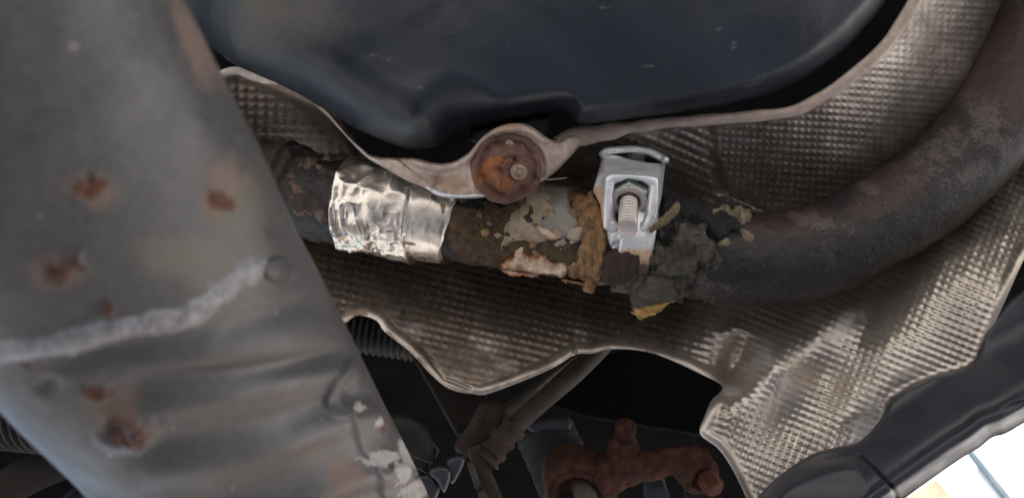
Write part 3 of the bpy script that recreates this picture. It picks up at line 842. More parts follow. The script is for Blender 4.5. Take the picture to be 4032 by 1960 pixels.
stick('putty_smear', z5([(520, 620), (640, 600), (700, 660), (640, 740), (560, 900), (420, 960), (300, 960), (420, 880), (520, 800)]), 'bandage', 0.0016,
      'thin dark putty smear along the pipe just right of the bandage', 'sealant', step=4, edge=16, rough=40, rsc=34, seed=41, lump=0.0035, lsc=40, ridge=True)
stick('rust_scale', z4([(-200, 300), (-60, 230), (80, 300), (120, 420), (60, 560), (-20, 680), (-120, 700), (-230, 560), (-260, 420)]), 'scale', 0.0004,
      'dark mossy rust scale on the bare pipe beside the foil', 'rust', step=4, edge=16, rough=40, rsc=34, seed=43, lump=0.0016, lsc=22)
stick('rust_scale', z4([(60, 560), (200, 520), (360, 560), (520, 530), (650, 560), (700, 640), (600, 700), (420, 660), (300, 620), (180, 600)]), 'scale', 0.0010,
      'band of dark rust scale above the flaky cream crust', 'rust', step=4, edge=14, rough=36, rsc=28, seed=47, lump=0.0018, lsc=20)
stick('dirt_crust', z4([(890, 640), (960, 600), (1130, 600), (1190, 640), (1180, 740), (1120, 800), (1080, 860), (960, 850), (880, 800), (860, 720)]), 'bracket_rust', 0.0040,
      'dark brown dirt crust under the foot of the clamp', 'crust', step=4, edge=12, rough=18, rsc=26, seed=31, lump=0.0030, lsc=30, ridge=True)
stick('sealant_spot', [(1893, 905), (1915, 900), (1932, 912), (1922, 930), (1900, 928)], 'paste_brown', 0.0018,
      'single tiny orange lump on the rusted pipe section', 'sealant', step=4, edge=6, rough=3, rsc=10, seed=3)
stick('bandage_wrap', z5([(330, 360), (430, 400), (545, 395), (570, 500), (650, 560), (640, 670), (520, 700), (515, 800), (430, 850), (400, 900), (280, 905), (200, 960), (100, 960), (-40, 900), (-20, 800), (150, 730), (60, 660), (160, 600), (250, 560), (330, 480)]), 'bandage', 0.0036,
      'crumpled soot grey bandage on the pipe right of the clamp', 'bandage', step=4, edge=10, rough=34, rsc=36, seed=17, lump=0.0085, lsc=60, ridge=True)
stick('sealant_crumb', z5([(600, 265), (680, 260), (760, 230), (870, 235), (950, 300), (900, 350), (850, 335), (790, 295), (700, 295), (660, 330), (615, 310)]), 'crust', 0.0020,
      'cream crumbling sealant edge on top of the sooty pipe', 'sealant', step=3.5, edge=8, rough=26, rsc=18, seed=19, lump=0.004, lsc=16)
stick('sealant_crumb', z5([(862, 415), (920, 440), (965, 480), (945, 525), (910, 500), (880, 450)]), 'crust', 0.0018,
      'small ochre sealant crumb hanging right of the sooty patch', 'sealant', step=4, edge=8, rough=6, rsc=14, seed=23, lump=0.002, lsc=18)
stick('sealant_crumb', z5([(690, 520), (760, 500), (775, 545), (720, 560)]), 'crust', 0.0016,
      'lone pale sealant crumb on the soot, right of the bandage', 'sealant', step=4, edge=9, rough=8, rsc=14, seed=29, lump=0.002, lsc=18)

def flakes(name, m, region, n, r0, r1, thick, seed, label, cat):
    rg, parts = np.random.default_rng(seed), []
    while len(parts) < n:
        cx_, cy_ = rg.uniform(region[0], region[2]), rg.uniform(region[1], region[3])
        lo_, hi_ = 730 + (cx_ - 1800) * 0.13, 1050 + (cx_ - 1800) * 0.13
        if not lo_ < cy_ < hi_: continue
        r_ = r0 + (r1 - r0) * rg.random() ** 2
        k_ = 9
        poly = [(cx_ + r_ * rg.uniform(.5, 1.2) * math.cos(q), cy_ + r_ * rg.uniform(.4, 1.0) * math.sin(q)) for q in np.linspace(0, 2 * math.pi, k_, endpoint=False)]
        V, F, x, y, s_ = patch(poly, PB, thick * rg.uniform(.5, 1.3), step=3.5, edge=5, rough=5, rsc=9, seed=seed + len(parts), lump=thick * .8, lsc=12)
        if len(F): parts.append((V, F))
    V, F = join_geo(parts)
    o = mesh(name, V, F, M[m], attrs=dict(rust=np.full(len(V), 0.35)))
    return tag(o, label, cat, kind='stuff')
flakes('sealant_flakes', 'paste_beige', (1960, 800, 2330, 1100), 22, 7, 34, 0.0010, 5, 'scattered beige sealant flakes on the rusty pipe beside the clamp', 'flakes')
flakes('rust_flakes', 'scale', (1820, 760, 2010, 1060), 30, 8, 30, 0.0010, 6, 'scattered dark rust flakes on the bare pipe section', 'flakes')
flakes('ochre_flakes', 'paste_brown', (1880, 780, 2400, 1120), 18, 6, 20, 0.0012, 8, 'scattered ochre rust crumbs between foil and clamp', 'flakes')
flakes('soot_flakes', 'bandage', (2560, 850, 2790, 1180), 34, 8, 34, 0.0018, 9, 'scattered grey soot crumbs around the bandage', 'flakes')

def strand(name, pts, r0, r1, m, label, cat, rough=0.0012, seed=1, parent=None, n=60, attrs=None):
    c = curve(pts, n)
    C = P(c[:, 0], c[:, 1], c[:, 2])
    rr = np.interp(np.linspace(0, 1, n), np.linspace(0, 1, len(np.atleast_1d(r0))), np.atleast_1d(r0)) if r1 is None else np.linspace(r0, r1, n)
    V, F = tube(C, rr, 20, True, lambda i, a: (fbm(i / 6.0, np.cos(a) + 3, np.sin(a) + 3, seed, 4) - 0.5) * 2 * rough)
    x, y = proj(V)
    o = mesh(name, V, F, M[m], parent, attrs={k: f(x, y) for k, f in (attrs or {}).items()})
    return tag(o, label, cat) if not parent else o
strand('torn_tail', [(2640, 1070, .402), (2580, 1130, .400), (2545, 1180, .402), (2530, 1215, .404), (2510, 1243, .406)], [0.0110, 0.0105, 0.0085, 0.0066, 0.0022], None, 'bandage',
       'torn bandage tail with yellow tip hanging below the pipe', 'bandage', 0.0036, 5, attrs=dict(yellow=lambda x, y: smooth(y + (x - 2520) * 0.2, 1200, 1225)))
strand('sealant_drip', [(2322, 1095, .405), (2325, 1120, .404), (2316, 1140, .404), (2312, 1152, .404)], [0.0030, 0.0032, 0.0032, 0.0022], None, 'paste_brown',
       'ochre sealant drop hanging off the lower edge of the pipe', 'sealant', 0.0012, 9)
strand('fibre_strand', [(2560, 905, .386), (2585, 888, .384), (2620, 865, .381), (2650, 835, .382), (2666, 800, .386)], [0.0012, 0.0016, 0.0024, 0.0022, 0.0014], None, 'straw',
       'straw coloured fibre strand sticking out right of the clamp', 'strand', 0.0010, 11)
strand('fibre_strand', [(2330, 1110, .404), (2380, 1105, .403), (2430, 1098, .403), (2462, 1118, .404)], [0.0010, 0.0016, 0.0016, 0.0008], None, 'straw',
       'thin straw coloured fibre under the pipe below the clamp', 'strand', 0.0010, 12)
strand('wire_sliver', [(2138, 707, .403), (2180, 706, .404), (2230, 700, .406)], 0.0004, 0.0003, 'steel',
       'bright sliver of bare wire right of the rusty push nut', 'wire', 0.0001, 3)

# ------------------------------------------------------------------ zinc clamp
def zc(x, y): return (x / 2.504 + 2250, y / 2.504 + 550)
clampE = empty('pipe_clamp', P(2480, 800, .392), 'shiny zinc pipe clamp with threaded stud in the middle', 'clamp')
# saddle: stamped bracket with a raised frame, open top and a nut pocket
sad_out = [zc(*q) for q in ((300, 130), (345, 105), (380, 130), (640, 205), (900, 235), (930, 205), (925, 260), (905, 420), (890, 560), (862, 680), (835, 800), (770, 880), (560, 900), (345, 890), (300, 800), (285, 660), (240, 560), (215, 500), (245, 380), (285, 250))]
def bx(x, y):
    return (x - 2250) * 2.504, (y - 550) * 2.504
frame_line = [zc(*q) for q in ((345, 880), (350, 700), (365, 520), (378, 400), (420, 368), (560, 350), (720, 370), (820, 410), (835, 460), (812, 620), (790, 760), (740, 860))]
pocket = np.array([zc(*q) for q in ((425, 440), (560, 385), (700, 410), (755, 450), (745, 620), (715, 760), (680, 900), (440, 900), (425, 740), (405, 560))])
def sad_d(x, y, s):
    bxx, by = bx(x, y)
    d = .390 + 0.014 * smooth(by - 0.06 * bxx, 330, 150) + 0.006 * smooth(bxx, 345, 225)          # roof face and left cheek fall away
    d = d + 0.010 * smooth(bxx, 845, 930)
    fl = line_d(x, y, frame_line)
    d = d - 0.0034 * np.sqrt(np.clip(1 - (fl / 27) ** 2, 0, 1))
    ps = poly_sd(x, y, pocket)[0]
    d = d + 0.0110 * smooth(ps, -3, 10)
    q = np.clip(1 - s / 6, 0, 1)
    return d + 0.002 * q * q
V, F, x, y, s = sheet(sad_out, sad_d, 1.9, 0.0016, 220)
bxx, by = bx(x, y)
stain = smooth(bxx, 345, 290) * smooth(by, 380, 520) * 0.9
mesh('saddle', V, F, M['zinc'], clampE, attrs=dict(stain=stain, dark=0 * x))
# foot of the saddle resting on the pipe
foot = [zc(*q) for q in ((350, 860), (460, 880), (640, 900), (770, 880), (750, 1000), (690, 1075), (560, 1125), (430, 1120), (370, 1030))]
V, F, x, y, s = sheet(foot, lambda x, y, s: .3935 - 0.010 * smooth(y, 1000, 900) * 0 - 0.004 * np.exp(-((y - 925) / 40) ** 2) + (fbm(x / 20, y / 20, 0, 3, 3) - .5) * 0.0022 + 0.002 * np.clip(1 - s / 8, 0, 1) ** 2, 2.2, 0.003, 120)
mesh('foot', V, F, M['zinc'], clampE, attrs=dict(stain=smooth(y, 985, 1005) * 0.4, dark=0 * x))
for cx_, cy_, rx_ in ((395, 840, 62), (720, 850, 52)):
    pc = zc(cx_, cy_)
    V, F = lathe(P(pc[0], pc[1], .391), (0.05, -0.35, 1), dens([(-0.004, rx_ / 2.5 * .126e-3), (0.001, rx_ / 2.5 * .126e-3), (0.0028, rx_ / 2.5 * .1e-3), (0.0034, rx_ / 2.5 * .05e-3), (0.0034, 1e-5)], 3), 28)
    mesh('lug', V, F, M['zinc'], clampE, attrs=dict(stain=np.zeros(len(V)), dark=np.full(len(V), 0.35)))
# roof lip, and a black sheet standing for the shade in its hollow
lip = curve([(*zc(300, 150), .404), (*zc(350, 112), .401), (*zc(470, 100), .404), (*zc(620, 96), .406), (*zc(770, 122), .407), (*zc(890, 180), .405), (*zc(935, 210), .402)], 70)
V, F = tube(P(lip[:, 0], lip[:, 1], lip[:, 2]), 0.0019, 14)
mesh('roof_lip', V, F, M['zinc'], clampE, attrs=dict(stain=np.zeros(len(V)), dark=np.full(len(V), 0.3)))
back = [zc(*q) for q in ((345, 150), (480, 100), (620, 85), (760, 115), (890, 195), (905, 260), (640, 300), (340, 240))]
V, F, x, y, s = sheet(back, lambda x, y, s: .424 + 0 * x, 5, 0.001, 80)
mesh('hollow_shade', V, F, M['black_under'], clampE)
pc = zc(625, 190)
V, F = lathe(P(pc[0], pc[1], .414), (0.05, -0.5, 1), dens([(-0.004, .0058), (0.002, .0058), (0.0032, .0050), (0.0034, .0001)], 3), 6)
mesh('rear_nut', V, F, M['nut'], clampE, False)
# band round the pipe
kb = np.searchsorted(ap[:, 0], 2490)
T, N, B = frames(AC)
aa = np.linspace(0, 2 * math.pi, 160, endpoint=False)
prof = [(-0.0085, 0.0006), (-0.0085, 0.0016), (-0.007, 0.0022), (-0.003, 0.0019), (0.003, 0.0019), (0.007, 0.0022), (0.0085, 0.0016), (0.0085, 0.0006)]
V = np.vstack([AC[kb] + T[kb] * t + (PR + h + 0.0010) * (np.cos(aa)[:, None] * N[kb] + np.sin(aa)[:, None] * B[kb]) for t, h in prof])
i, j = np.meshgrid(np.arange(len(prof)), np.arange(160), indexing='ij')
i, j = i.ravel(), j.ravel()
i2, j2 = (i + 1) % len(prof), (j + 1) % 160
F = np.stack([i * 160 + j, i * 160 + j2, i2 * 160 + j2, i2 * 160 + j], 1)
x, y = proj(V)
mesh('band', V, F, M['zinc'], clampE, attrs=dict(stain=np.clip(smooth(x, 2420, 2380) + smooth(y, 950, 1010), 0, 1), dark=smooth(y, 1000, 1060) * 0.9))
# nut and stud: the stud points down and towards the camera
s0 = P(*zc(568, 560), .396)
s1 = P(*zc(553, 880), .3735)
sx = s1 - s0
sl = np.linalg.norm(sx)
sx = sx / sl
V, F = lathe(s0 - sx * 0.002, sx, [(0.0, .0088), (0.0002, .0102), (0.0010, .0106), (0.0058, .0106), (0.0066, .0099), (0.0068, .0088), (0.0068, .0062)], 6, 0.0)
nut_o = mesh('nut', V, F, M['nut'], clampE, False)
V, F = lathe(s0 - sx * 0.002, sx, dens([(0.0064, .0092), (0.0074, .0090), (0.0078, .0082), (0.0078, .0060), (0.0050, .0050)], 3), 40)
mesh('nut_face', V, F, M['steel'], nut_o)
pr, pitch, t = [], 0.0025, -0.001
while t < sl - 0.0016:
    pr += [(t, .0047), (t + pitch * .2, .0046), (t + pitch * .42, .0035), (t + pitch * .62, .0035), (t + pitch * .85, .0046)]
    t += pitch
pr += [(sl - 0.0014, .0046), (sl - 0.0006, .0047), (sl - 0.0002, .0044), (sl, .0037), (sl, .00001)]
V, F = lathe(s0, sx, pr, 40)
gr = np.repeat([1.0 if r_ < .0040 and t_ < sl - 0.001 else 0.0 for t_, r_ in pr], 40)
mesh('stud', V, F, M['steel'], clampE, attrs=dict(groove=gr))

# ------------------------------------------------------------------ axle beam crossing at left, close to the camera
bm_st = [((500, -430), 700, .148), ((590, -240), 695, .153), ((712, 0), 690, .162), ((845, 266), 675, .174), ((1005, 579), 655, .191), ((1150, 900), 625, .212), ((1262, 1120), 592, .230), ((1370, 1330), 556, .248), ((1490, 1575), 514, .268), ((1600, 1790), 474, .285), ((1705, 2010), 432, .300), ((1800, 2200), 398, .315)]
cs = []
dirn = np.array([0.43, 0.903])
for (rx_, ry_), hw_, d_ in bm_st:
    c = np.array([rx_, ry_]) + hw_ * np.array([-0.903, 0.43])
    cs.append((c[0], c[1], d_, hw_ * K * d_))
bc = curve(cs, 420)
BC = P(bc[:, 0], bc[:, 1], bc[:, 2])
BV, BF = tube(BC, bc[:, 3], 420, True)
x, y = proj(BV)
Tb, Nb, Bb = frames(BC)
st = np.minimum(np.arange(len(BV)) // 420, 419)
nrm = BV - BC[st]
nl = np.linalg.norm(nrm, axis=1)
nrm = nrm / np.maximum(nl, 1e-9)[:, None]
front = smooth(nrm[:, 2], -0.1, 0.2)
# along-axis coordinate measured from the weld line
weld_line = curve([(-150, 1395), (0, 1385), (150, 1368), (280, 1345), (380, 1318), (520, 1285), (700, 1258), (780, 1225), (860, 1165), (940, 1098), (1010, 1060), (1075, 1060)], 60)
wy = np.interp(x, weld_line[:, 0], weld_line[:, 1])
wy = np.where(x > 1075, 1060 - (x - 1075) * 0.45, wy)
t = y - wy
h = 0.0014 * smooth(t, 45, -15) - 0.0008 * smooth(np.abs(t - 75), 70, 0)
wob = (vnoise(x / 500, y / 420, 0, 5) - .5) * 200
t2 = (y + 0.24 * x - 1395) + wob
h = h + (0.0013 * np.cos((t2 - 130) / 255 * 2 * math.pi) + 0.0004 * np.cos((t2 - 60) / 140 * 2 * math.pi) * vnoise(x / 300, y / 300, 0, 77)) * smooth(t, 60, 200) * smooth(x, 350, 700)
h = h + (fbm(x / 260, y / 260, 0, 9, 2) - .5) * 0.0009 + (fbm(x / 14, y / 14, 0, 12, 3) - .5) * 0.00016
h = h - 0.0040 * np.clip(1 - np.hypot((x - 455) / 78, (y - 1690) / 62), 0, 1) + 0.0030 * np.clip(1 - np.hypot((x - 500) / 150, (y - 1690) / 110), 0, 1)
h = h - 0.0018 * np.clip(1 - np.hypot((x - 190) / 70, (y - 1520) / 45), 0, 1)
bs_r = np.hypot(((x - 1370) * .9 + (y - 1520) * .43) / 62, (-(x - 1370) * .43 + (y - 1520) * .9) / 120)
h = h + 0.0012 * smooth(bs_r, 1.06, 0.96) + 0.0010 * smooth(np.abs(bs_r - 1.0), 0.09, 0.0) - 0.0010 * smooth(bs_r, 0.5, 0.1)
ridge = (x - 1320) - (y - 1560) * 0.47
h = h + 0.0014 * smooth(ridge, -6, 14) * smooth(y, 1560, 1640)
pit = blobs(x, y, [(345, 725, 85, 70, 0), (235, 1035, 120, 80, 0), (415, 1200, 36, 46, 0), (375, 1545, 90, 40, 10), (500, 1690, 120, 95, 35), (845, 790, 80, 45, 30), (1490, 1680, 26, 60, -20)], 0.45, 50, 4)
h = h + smooth(pit, 0.1, 0.5) * (fbm(x / 18, y / 18, 0, 51, 4) - 0.35) * 0.0022
flk = blobs(x, y, [(1500, 1800, 120, 40, -8), (1590, 1790, 50, 110, -20), (1560, 1860, 50, 60, 0), (1640, 1930, 90, 60, -20), (1400, 1600, 50, 25, -20)], .35, 40, 8)
h = h + smooth(flk, 0.2, 0.5) * (fbm(x / 22, y / 22, 0, 53, 4) - 0.3) * 0.0016
BV = BV + nrm * (h * front)[:, None]
BB = bvh_of(BV, BF)
f = lambda l, r=.45, q=60, sd=3: blobs(x, y, l, r, q, sd)
spots = f([(345, 725, 85, 70, 0), (235, 1035, 120, 80, 0), (415, 1200, 36, 46, 0), (375, 1545, 90, 40, 10), (500, 1690, 120, 95, 35), (845, 790, 80, 45, 30), (60, 1410, 90, 30, 40), (1490, 1680, 26, 60, -20), (1520, 1800, 40, 60, 0)], 0.45, 50, 4)
wide = np.clip(f([(345, 740, 170, 110, 0), (230, 1040, 180, 110, 0), (850, 720, 150, 200, 0), (760, 160, 110, 300, -25), (440, 1590, 200, 150, 20), (60, 1420, 180, 50, 30), (1350, 1880, 120, 120, 0)], .4, 90, 5), 0, 1)
dark = np.clip(f([(770, 450, 40, 100, -25), (1035, 915, 38, 40, 0), (520, 1690, 100, 60, 40), (200, 1510, 80, 40, 20), (640, 1650, 60, 70, 0)], .35, 60, 6) * 0.9, 0, 1)
chip = f([(610, 1629, 22, 7, 0), (500, 1634, 10, 5, 0), (620, 1927, 26, 6, 0), (1020, 1870, 6, 4, 0), (683, 1700, 7, 26, -10), (1320, 1850, 12, 5, -20), (1370, 1842, 7, 6, 0), (1400, 1855, 6, 4, 0), (920, 1930, 12, 8, 0), (418, 868, 22, 9, 10), (155, 840, 20, 14, 30), (1470, 1682, 14, 8, 0), (430, 1790, 12, 30, -30)], .5, 10, 7)
flake = np.clip(f([(1500, 1800, 120, 40, -8), (1590, 1790, 50, 110, -20), (1560, 1860, 50, 60, 0), (1640, 1930, 90, 60, -20), (1400, 1600, 50, 25, -20), (1470, 1660, 25, 30, 0)], .35, 40, 8) * 1.1, 0, 1)
olive = np.clip(f([(900, 1100, 350, 260, 0), (950, 800, 220, 300, 0), (700, 1000, 300, 150, 0)], .3, 150, 9), 0, 1)
beam = mesh('axle_beam', BV, BF, M['beam'], attrs=dict(rust=spots, rustwide=wide, dark=dark * .8, chip=chip, flake=flake, olive=olive, grit=0.45 + 0 * x))
tag(beam, 'big grey painted axle beam with rust spots and weld seam, close at left', 'axle beam')
wl_ = curve([(-60, 1388), (0, 1385), (150, 1368), (280, 1345), (380, 1318), (520, 1285), (700, 1258), (780, 1225), (860, 1165), (940, 1098), (1010, 1062), (1040, 1070)], 60)
tn = np.gradient(wl_, axis=0)
tn /= np.linalg.norm(tn, axis=1)[:, None]
wd_ = 44 + 9 * np.sin(np.arange(60) * 0.9) * 0.5 + 6 * np.sin(np.arange(60) * 0.37 + 1)
nn_ = np.stack([-tn[:, 1], tn[:, 0]], 1) * wd_[:, None]
V, F, x, y, s = patch(np.vstack([wl_ + nn_, (wl_ - nn_)[::-1]]), BB, 0.0006, step=5, edge=18, rough=9, rsc=26, seed=3, closed_curve=False, dfall=0.22)
V[:, 2] += smooth(s, 4, 20) * (np.sin(x / 4.5 + 2 * fbm(x / 40, y / 40, 0, 3)) * 0.00007 + (fbm(x / 14, y / 30, 0, 6, 3) - .5) * 0.0008)
weld_o = mesh('weld_seam', V, F, M['weld'], beam)
ring = [(1096 + 62 * math.cos(a), 1062 + 56 * math.sin(a)) for a in np.linspace(0, 2 * math.pi, 24, endpoint=False)]
V, F, x, y, s = patch(ring, BB, 0.0010, step=5, edge=10, rough=4, seed=6, dfall=0.22)
V[:, 2] -= smooth(s, 10, 26) * 0.0009
mesh('weld_crater', V, F, M['beam'], weld_o, attrs={k: (0.5 if k == 'dark' else 0.0) + 0 * x for k in ('rust', 'rustwide', 'dark', 'chip', 'flake', 'olive')})

# ------------------------------------------------------------------ things in the gap below the shield
def box_px(name, outline, d0, d1, thick, m, parent=None, label=None, cat=None, step=8, bev=10, cc=False):
    f_ = tps([(a, b, d0 + (d1 - d0) * q) for (a, b), q in zip(outline, np.linspace(0, 1, len(outline)))]) if d0 != d1 else (lambda x, y: d0 + 0 * x)
    V, F, x, y, s = sheet(outline, lambda x, y, s: f_(x, y) + 0.003 * np.clip(1 - s / bev, 0, 1) ** 2 + (fbm(x / 30, y / 30, 0, 3, 3) - .5) * 0.0012, step, thick, closed_curve=cc)
    o = mesh(name, V, F, M[m], parent)
    return tag(o, label, cat) if not parent else o

ln = empty('brake_line', P(2100, 1600, .47), 'dusty grey tube slanting down from under the shield edge', 'tube')
c = curve([(2400, 1330, .50), (2330, 1405, .49), (2240, 1490, .478), (2120, 1590, .468), (2010, 1695, .46), (1950, 1770, .456)], 80)
V, F = tube(P(c[:, 0], c[:, 1], c[:, 2]), 0.0058, 24)
hose_o = mesh('hose', V, F, M['linecover'], ln)
c = curve([(2030, 1672, .459), (1985, 1722, .457), (1945, 1775, .455), (1915, 1815, .453)], 40)
V, F = tube(P(c[:, 0], c[:, 1], c[:, 2]), [0.0068 + 0.0012 * (i % 12 < 6) for i in range(40)], 24)
mesh('ferrule', V, F, M['bracket_rust'], hose_o)

lb = empty('line_bracket', P(1920, 1750, .46), 'rusty bracket holding the grey tube, with a strip running down out of frame', 'bracket')
box_px('strut', [(2190, 1440), (2290, 1385), (2140, 1520), (1990, 1655), (1935, 1690), (1915, 1650)], .50, .472, 0.004, 'linecover', lb)
box_px('plate', [(1840, 1690), (1900, 1590), (1970, 1600), (1990, 1660), (1960, 1720), (1915, 1770), (1840, 1800), (1790, 1760)], .462, .462, 0.012, 'bracket_rust', lb, cc=True, bev=30)
box_px('strip', [(1838, 1760), (1900, 1745), (1925, 1830), (1985, 1980), (1900, 2000), (1872, 1900)], .452, .452, 0.004, 'bracket_rust', lb)
box_px('clip', [(1838, 1822), (1862, 1815), (1892, 1905), (1872, 1925)], .446, .446, 0.003, 'linecover', lb, bev=5, step=4)
box_px('clip', [(1880, 1935), (1905, 1925), (1940, 2010), (1905, 2010)], .446, .446, 0.003, 'linecover', lb, bev=5, step=4)
box_px('floor_web', [(1620, 1400), (1905, 1540), (1930, 1600), (1860, 1690), (1800, 1720)], .52, .50, 0.004, 'tan',
       label='dark brown folded floor web behind the rusty bracket', cat='panel')

cy = empty('rubber_bush', P(2160, 1700, .50), 'dark grey ribbed rubber cylinder beside the rusty lever', 'bush')
p0, p1 = P(2140, 1690, .515), P(2310, 2060, .49)
V, F = lathe(p0, p1 - p0, dens([(-0.001, .001), (-0.001, .0165), (0.0, .0185), (0.004, .0198), (0.006, .0192), (0.010, .0196), (0.014, .0190), (0.018, .0197), (0.023, .0190), (0.028, .0198), (0.06, .0198)], 3), 48)
mesh('body', V, F, M['bush'], cy)
box_px('collar', [(2075, 1668), (2130, 1652), (2200, 1650), (2246, 1662), (2236, 1690), (2150, 1690), (2095, 1700)], .492, .492, 0.006, 'pad', cy, cc=True)

cal = empty('brake_lever', P(2450, 1800, .48), 'rust brown lever with a bleed nipple on top, in the dark gap at the bottom', 'lever')
V, F = lathe(P(2446, 1822, .482), (0.06, 1.0, 0.35), dens([(-0.006, .001), (-0.006, .0150), (0.0, .0155), (0.0015, .0135), (0.004, .0105), (0.012, .0098), (0.017, .0075), (0.019, .0058), (0.020, .0062), (0.026, .0064), (0.029, .0045), (0.030, .001)], 4), 36)
x, y = proj(V)
V[:, 2] += (fbm(x / 10, y / 10, 0, 3, 4) - .5) * 0.005
mesh('nipple', V, F, M['caliper_rust'], cal)
c = curve([(2360, 1900, .478), (2450, 1850, .476), (2580, 1828, .476), (2700, 1810, .478), (2780, 1815, .48)], 60)
V, F = tube(P(c[:, 0], c[:, 1], c[:, 2]), np.interp(np.linspace(0, 1, 60), [0, .3, .7, 1], [.013, .0095, .0078, .0085]), 28, True, lambda i, a: (fbm(i / 7, np.cos(a) + 3, np.sin(a) + 3, 4, 4) - .5) * 0.004)
mesh('arm', V, F, M['caliper_rust'], cal)
V, F = lathe(P(2755, 1870, .476), (0.35, -0.3, 1), dens([(-0.01, .012), (0.0, .0125), (0.003, .0115), (0.004, .008), (0.002, .006), (0.002, .0002)], 4), 40)
x, y = proj(V)
V[:, 2] += (fbm(x / 16, y / 16, 0, 5, 4) - .5) * 0.003
boss_o = mesh('boss', V, F, M['caliper_rust'], cal)
V, F = lathe(P(2800, 1905, .470), (0.4, -0.6, 1), dens([(-0.006, .0068), (0.003, .0068), (0.005, .0056), (0.0052, .0002)], 3), 6)
mesh('lever_nut', V, F, M['caliper_orange'], boss_o, False)
V, F = lathe(P(2262, 1925, .474), (0.05, -0.4, 1), dens([(-0.02, .0185), (0.0, .0185), (0.003, .0165), (0.0015, .0145), (0.004, .0125), (0.002, .0105), (-0.004, .0095), (-0.004, .0002)], 4), 48)
x, y = proj(V)
V[:, 2] += (fbm(x / 20, y / 20, 0, 5, 4) - .5) * 0.002
mesh('eye', V, F, M['caliper_rust'], cal)
V, F = lathe(P(2305, 1945, .470), (0.25, -0.5, 1), dens([(-0.01, .0065), (0.003, .0065), (0.004, .005), (0.004, .0001)], 3), 28)
mesh('pin', V, F, M['linecover'], cal)
box_px('orange_scab', [(2440, 1845), (2465, 1838), (2452, 1900), (2432, 1895)], .466, .466, 0.004, 'caliper_orange', cal, step=4, bev=6)
box_px('pad', [(2540, 1880), (2610, 1870), (2640, 1960), (2650, 2020), (2540, 2020)], .486, .486, 0.006, 'pad', cal)
box_px('pad', [(2700, 1930), (2770, 1940), (2850, 1960), (2840, 2030), (2700, 2030)], .488, .488, 0.006, 'bush', cal)
box_px('inner_wing', [(2330, 1420), (2500, 1370), (2650, 1400), (2850, 1500), (2830, 1640), (2780, 1720), (2600, 1690), (2300, 1640), (2180, 1600)], 0.58, 0.56, 0.004, 'black_under',
       label='dark blue-black curved panel seen above the rusty lever', cat='panel')

rc = empty('bump_stop', P(1560, 1700, .43), 'black rubber stop with a rust brown crescent rim, peeking out right of the beam', 'bump stop')
V, F = lathe(P(1570, 1770, .432), (0.3, 0.25, 1), dens([(-0.02, .020), (0.0, .0195), (0.003, .0170), (0.004, .012), (0.002, .0002)], 4), 48)
mesh('boot', V, F, M['rubber'], rc)
V, F = lathe(P(1520, 1720, .440), (-0.4, 0.35, 1), dens([(-0.006, .0125), (0.0, .0130), (0.001, .0120), (0.003, .0090), (0.003, .0002)], 3), 48)
mesh('rim', V, F, M['bracket_rust'], rc)

ck = empty('cable_clip', P(1730, 1870, .42), 'black plastic cable clip with two ribs at the lower edge', 'clip')
box_px('rib', [(1685, 1855), (1740, 1835), (1775, 1860), (1758, 1925), (1745, 1935), (1720, 1895)], .425, .425, 0.006, 'sill', ck, cc=True)
box_px('rib', [(1755, 1820), (1800, 1795), (1830, 1810), (1800, 1880), (1775, 1900)], .43, .43, 0.006, 'sill', ck, cc=True)
box_px('base', [(1640, 1880), (1700, 1870), (1730, 1930), (1690, 1990), (1650, 1990)], .43, .43, 0.006, 'sill', ck, cc=True)
for k, (q, lab) in enumerate((([(1600, 1782), (1640, 1800), (1680, 1815), (1705, 1822)], 'dusty grey cobweb thread crossing left above the black clip'), ([(1708, 1745), (1722, 1770), (1715, 1800), (1730, 1765)], 'bent dusty cobweb thread standing above the black clip'), ([(1625, 1835), (1660, 1850), (1680, 1862)], 'short lowest dusty cobweb thread beside the axle beam'))):
    strand('cobweb_thread', [(a, b, .424) for a, b in q], 0.0004, 0.0003, 'linecover', lab, 'thread', 0.0002, 3 + k, n=24)

def corrugated(p0, p1, r, pitch, label, seed):
    L_ = np.linalg.norm(p1 - p0)
    pr_, t_ = [(0, 0.001)], 0.0
    while t_ < L_:
        pr_ += [(t_, r * .86), (t_ + pitch * .2, r * .95), (t_ + pitch * .38, r), (t_ + pitch * .62, r), (t_ + pitch * .8, r * .95)]
        t_ += pitch
    pr_ += [(t_, .001)]
    V, F = lathe(p0, p1 - p0, pr_, 64)
    return tag(mesh('corrugated_hose', V, F, M['rubber']), label, 'hose')
corrugated(P(-260, 1570, .36), P(420, 1630, .345), .0195, .0039, 'thick black corrugated hose behind the lower left of the axle beam', 1)
corrugated(P(1220, 1265, .51), P(1640, 1330, .51), .0155, .0042, 'black corrugated hose in the hollow under the shield lip', 2)

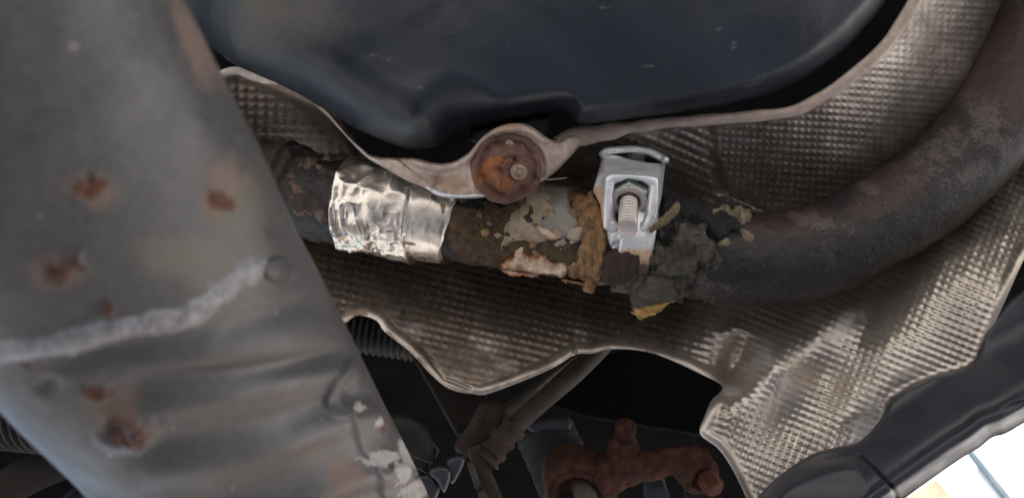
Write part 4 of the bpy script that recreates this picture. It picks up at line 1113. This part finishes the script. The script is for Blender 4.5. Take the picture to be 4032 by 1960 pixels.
c = curve([(-250, 2120, .365), (0, 1935, .365), (160, 1850, .366), (300, 1805, .368), (430, 1830, .37), (560, 1900, .372)], 80)
V, F = tube(P(c[:, 0], c[:, 1], c[:, 2]), .0085, 28)
o = mesh('arch_tube', V, F, M['tan']); tag(o, 'dull olive tan tube arching across the bottom left corner', 'tube')
V, F = lathe(P(440, 2120, .375), (0.1, 0.2, 1), dens([(-0.03, .031), (0.0, .031), (0.006, .027), (0.008, .020), (0.004, .017), (0.004, .0002)], 4), 64)
o = mesh('spring_seat', V, F, M['rubber']); tag(o, 'round black rubber spring seat under the olive tube at bottom left', 'spring seat')
box_px('wheel_arch', [(-400, 1700), (100, 1740), (300, 1790), (700, 1900), (700, 2300), (-400, 2300)], .43, .43, 0.004, 'black_under',
       label='black wheel arch lining behind the olive tube', cat='panel')

# ------------------------------------------------------------------ sill trim at lower right
sill_out = [(2900, 2080), (3000, 1960), (3080, 1880), (3200, 1800), (3300, 1770), (3400, 1745), (3480, 1660), (3530, 1575), (3670, 1496), (3764, 1474), (3850, 1432), (3885, 1350), (3910, 1290), (4000, 1180), (4160, 1100), (4300, 1200), (4250, 1540), (4032, 1664), (3959, 1706), (3906, 1722), (3853, 1764), (3774, 1811), (3564, 1959), (3400, 2080)]
def sill_d(x, y, s):
    low_e = [(4250, 1540), (4032, 1664), (3959, 1706), (3906, 1722), (3853, 1764), (3774, 1811), (3564, 1959), (3400, 2080)]
    t_ = line_d(x, y, low_e)                                     # distance up from the bottom edge
    d = .352 + 0.030 * smooth(t_, 90, 360) + 0.012 * smooth(t_, 60, 0)
    d = d - 0.004 * smooth(t_, 120, 80) * smooth(t_, 20, 60)
    d = d + 0.010 * smooth(x, 3850, 4032) * smooth(y, 1500, 1350)
    d = d + 0.0015 * smooth(np.hypot((x - 3985) / 40, ((y - 1598) + (x - 3985) * .42) / 13), 1.2, 0.8)      # slot
    return d + 0.003 * smooth(line_d(x, y, [(3390, 1795), (3448, 1848), (3505, 1906), (3529, 1948), (3530, 2010)]), 10, 1)
V, F, x, y, s = sheet(sill_out, sill_d, 7, 0.004, 200)
sill = mesh('sill_trim', V, F, M['sill'])
tag(sill, 'dark plastic sill trim along the lower right edge', 'sill trim')
cov = [(2960, 2080), (3040, 1930), (3140, 1850), (3290, 1800), (3390, 1800), (3448, 1852), (3502, 1908), (3526, 1950), (3524, 2080)]
V, F, x, y, s = sheet(cov, lambda x, y, s: .350 + 0.012 * np.clip(1 - s / 60, 0, 1) ** 2 + 0.010 * smooth(y, 1980, 1800), 7, 0.004, 120)
mesh('jacking_cover', V, F, M['sill'], sill)
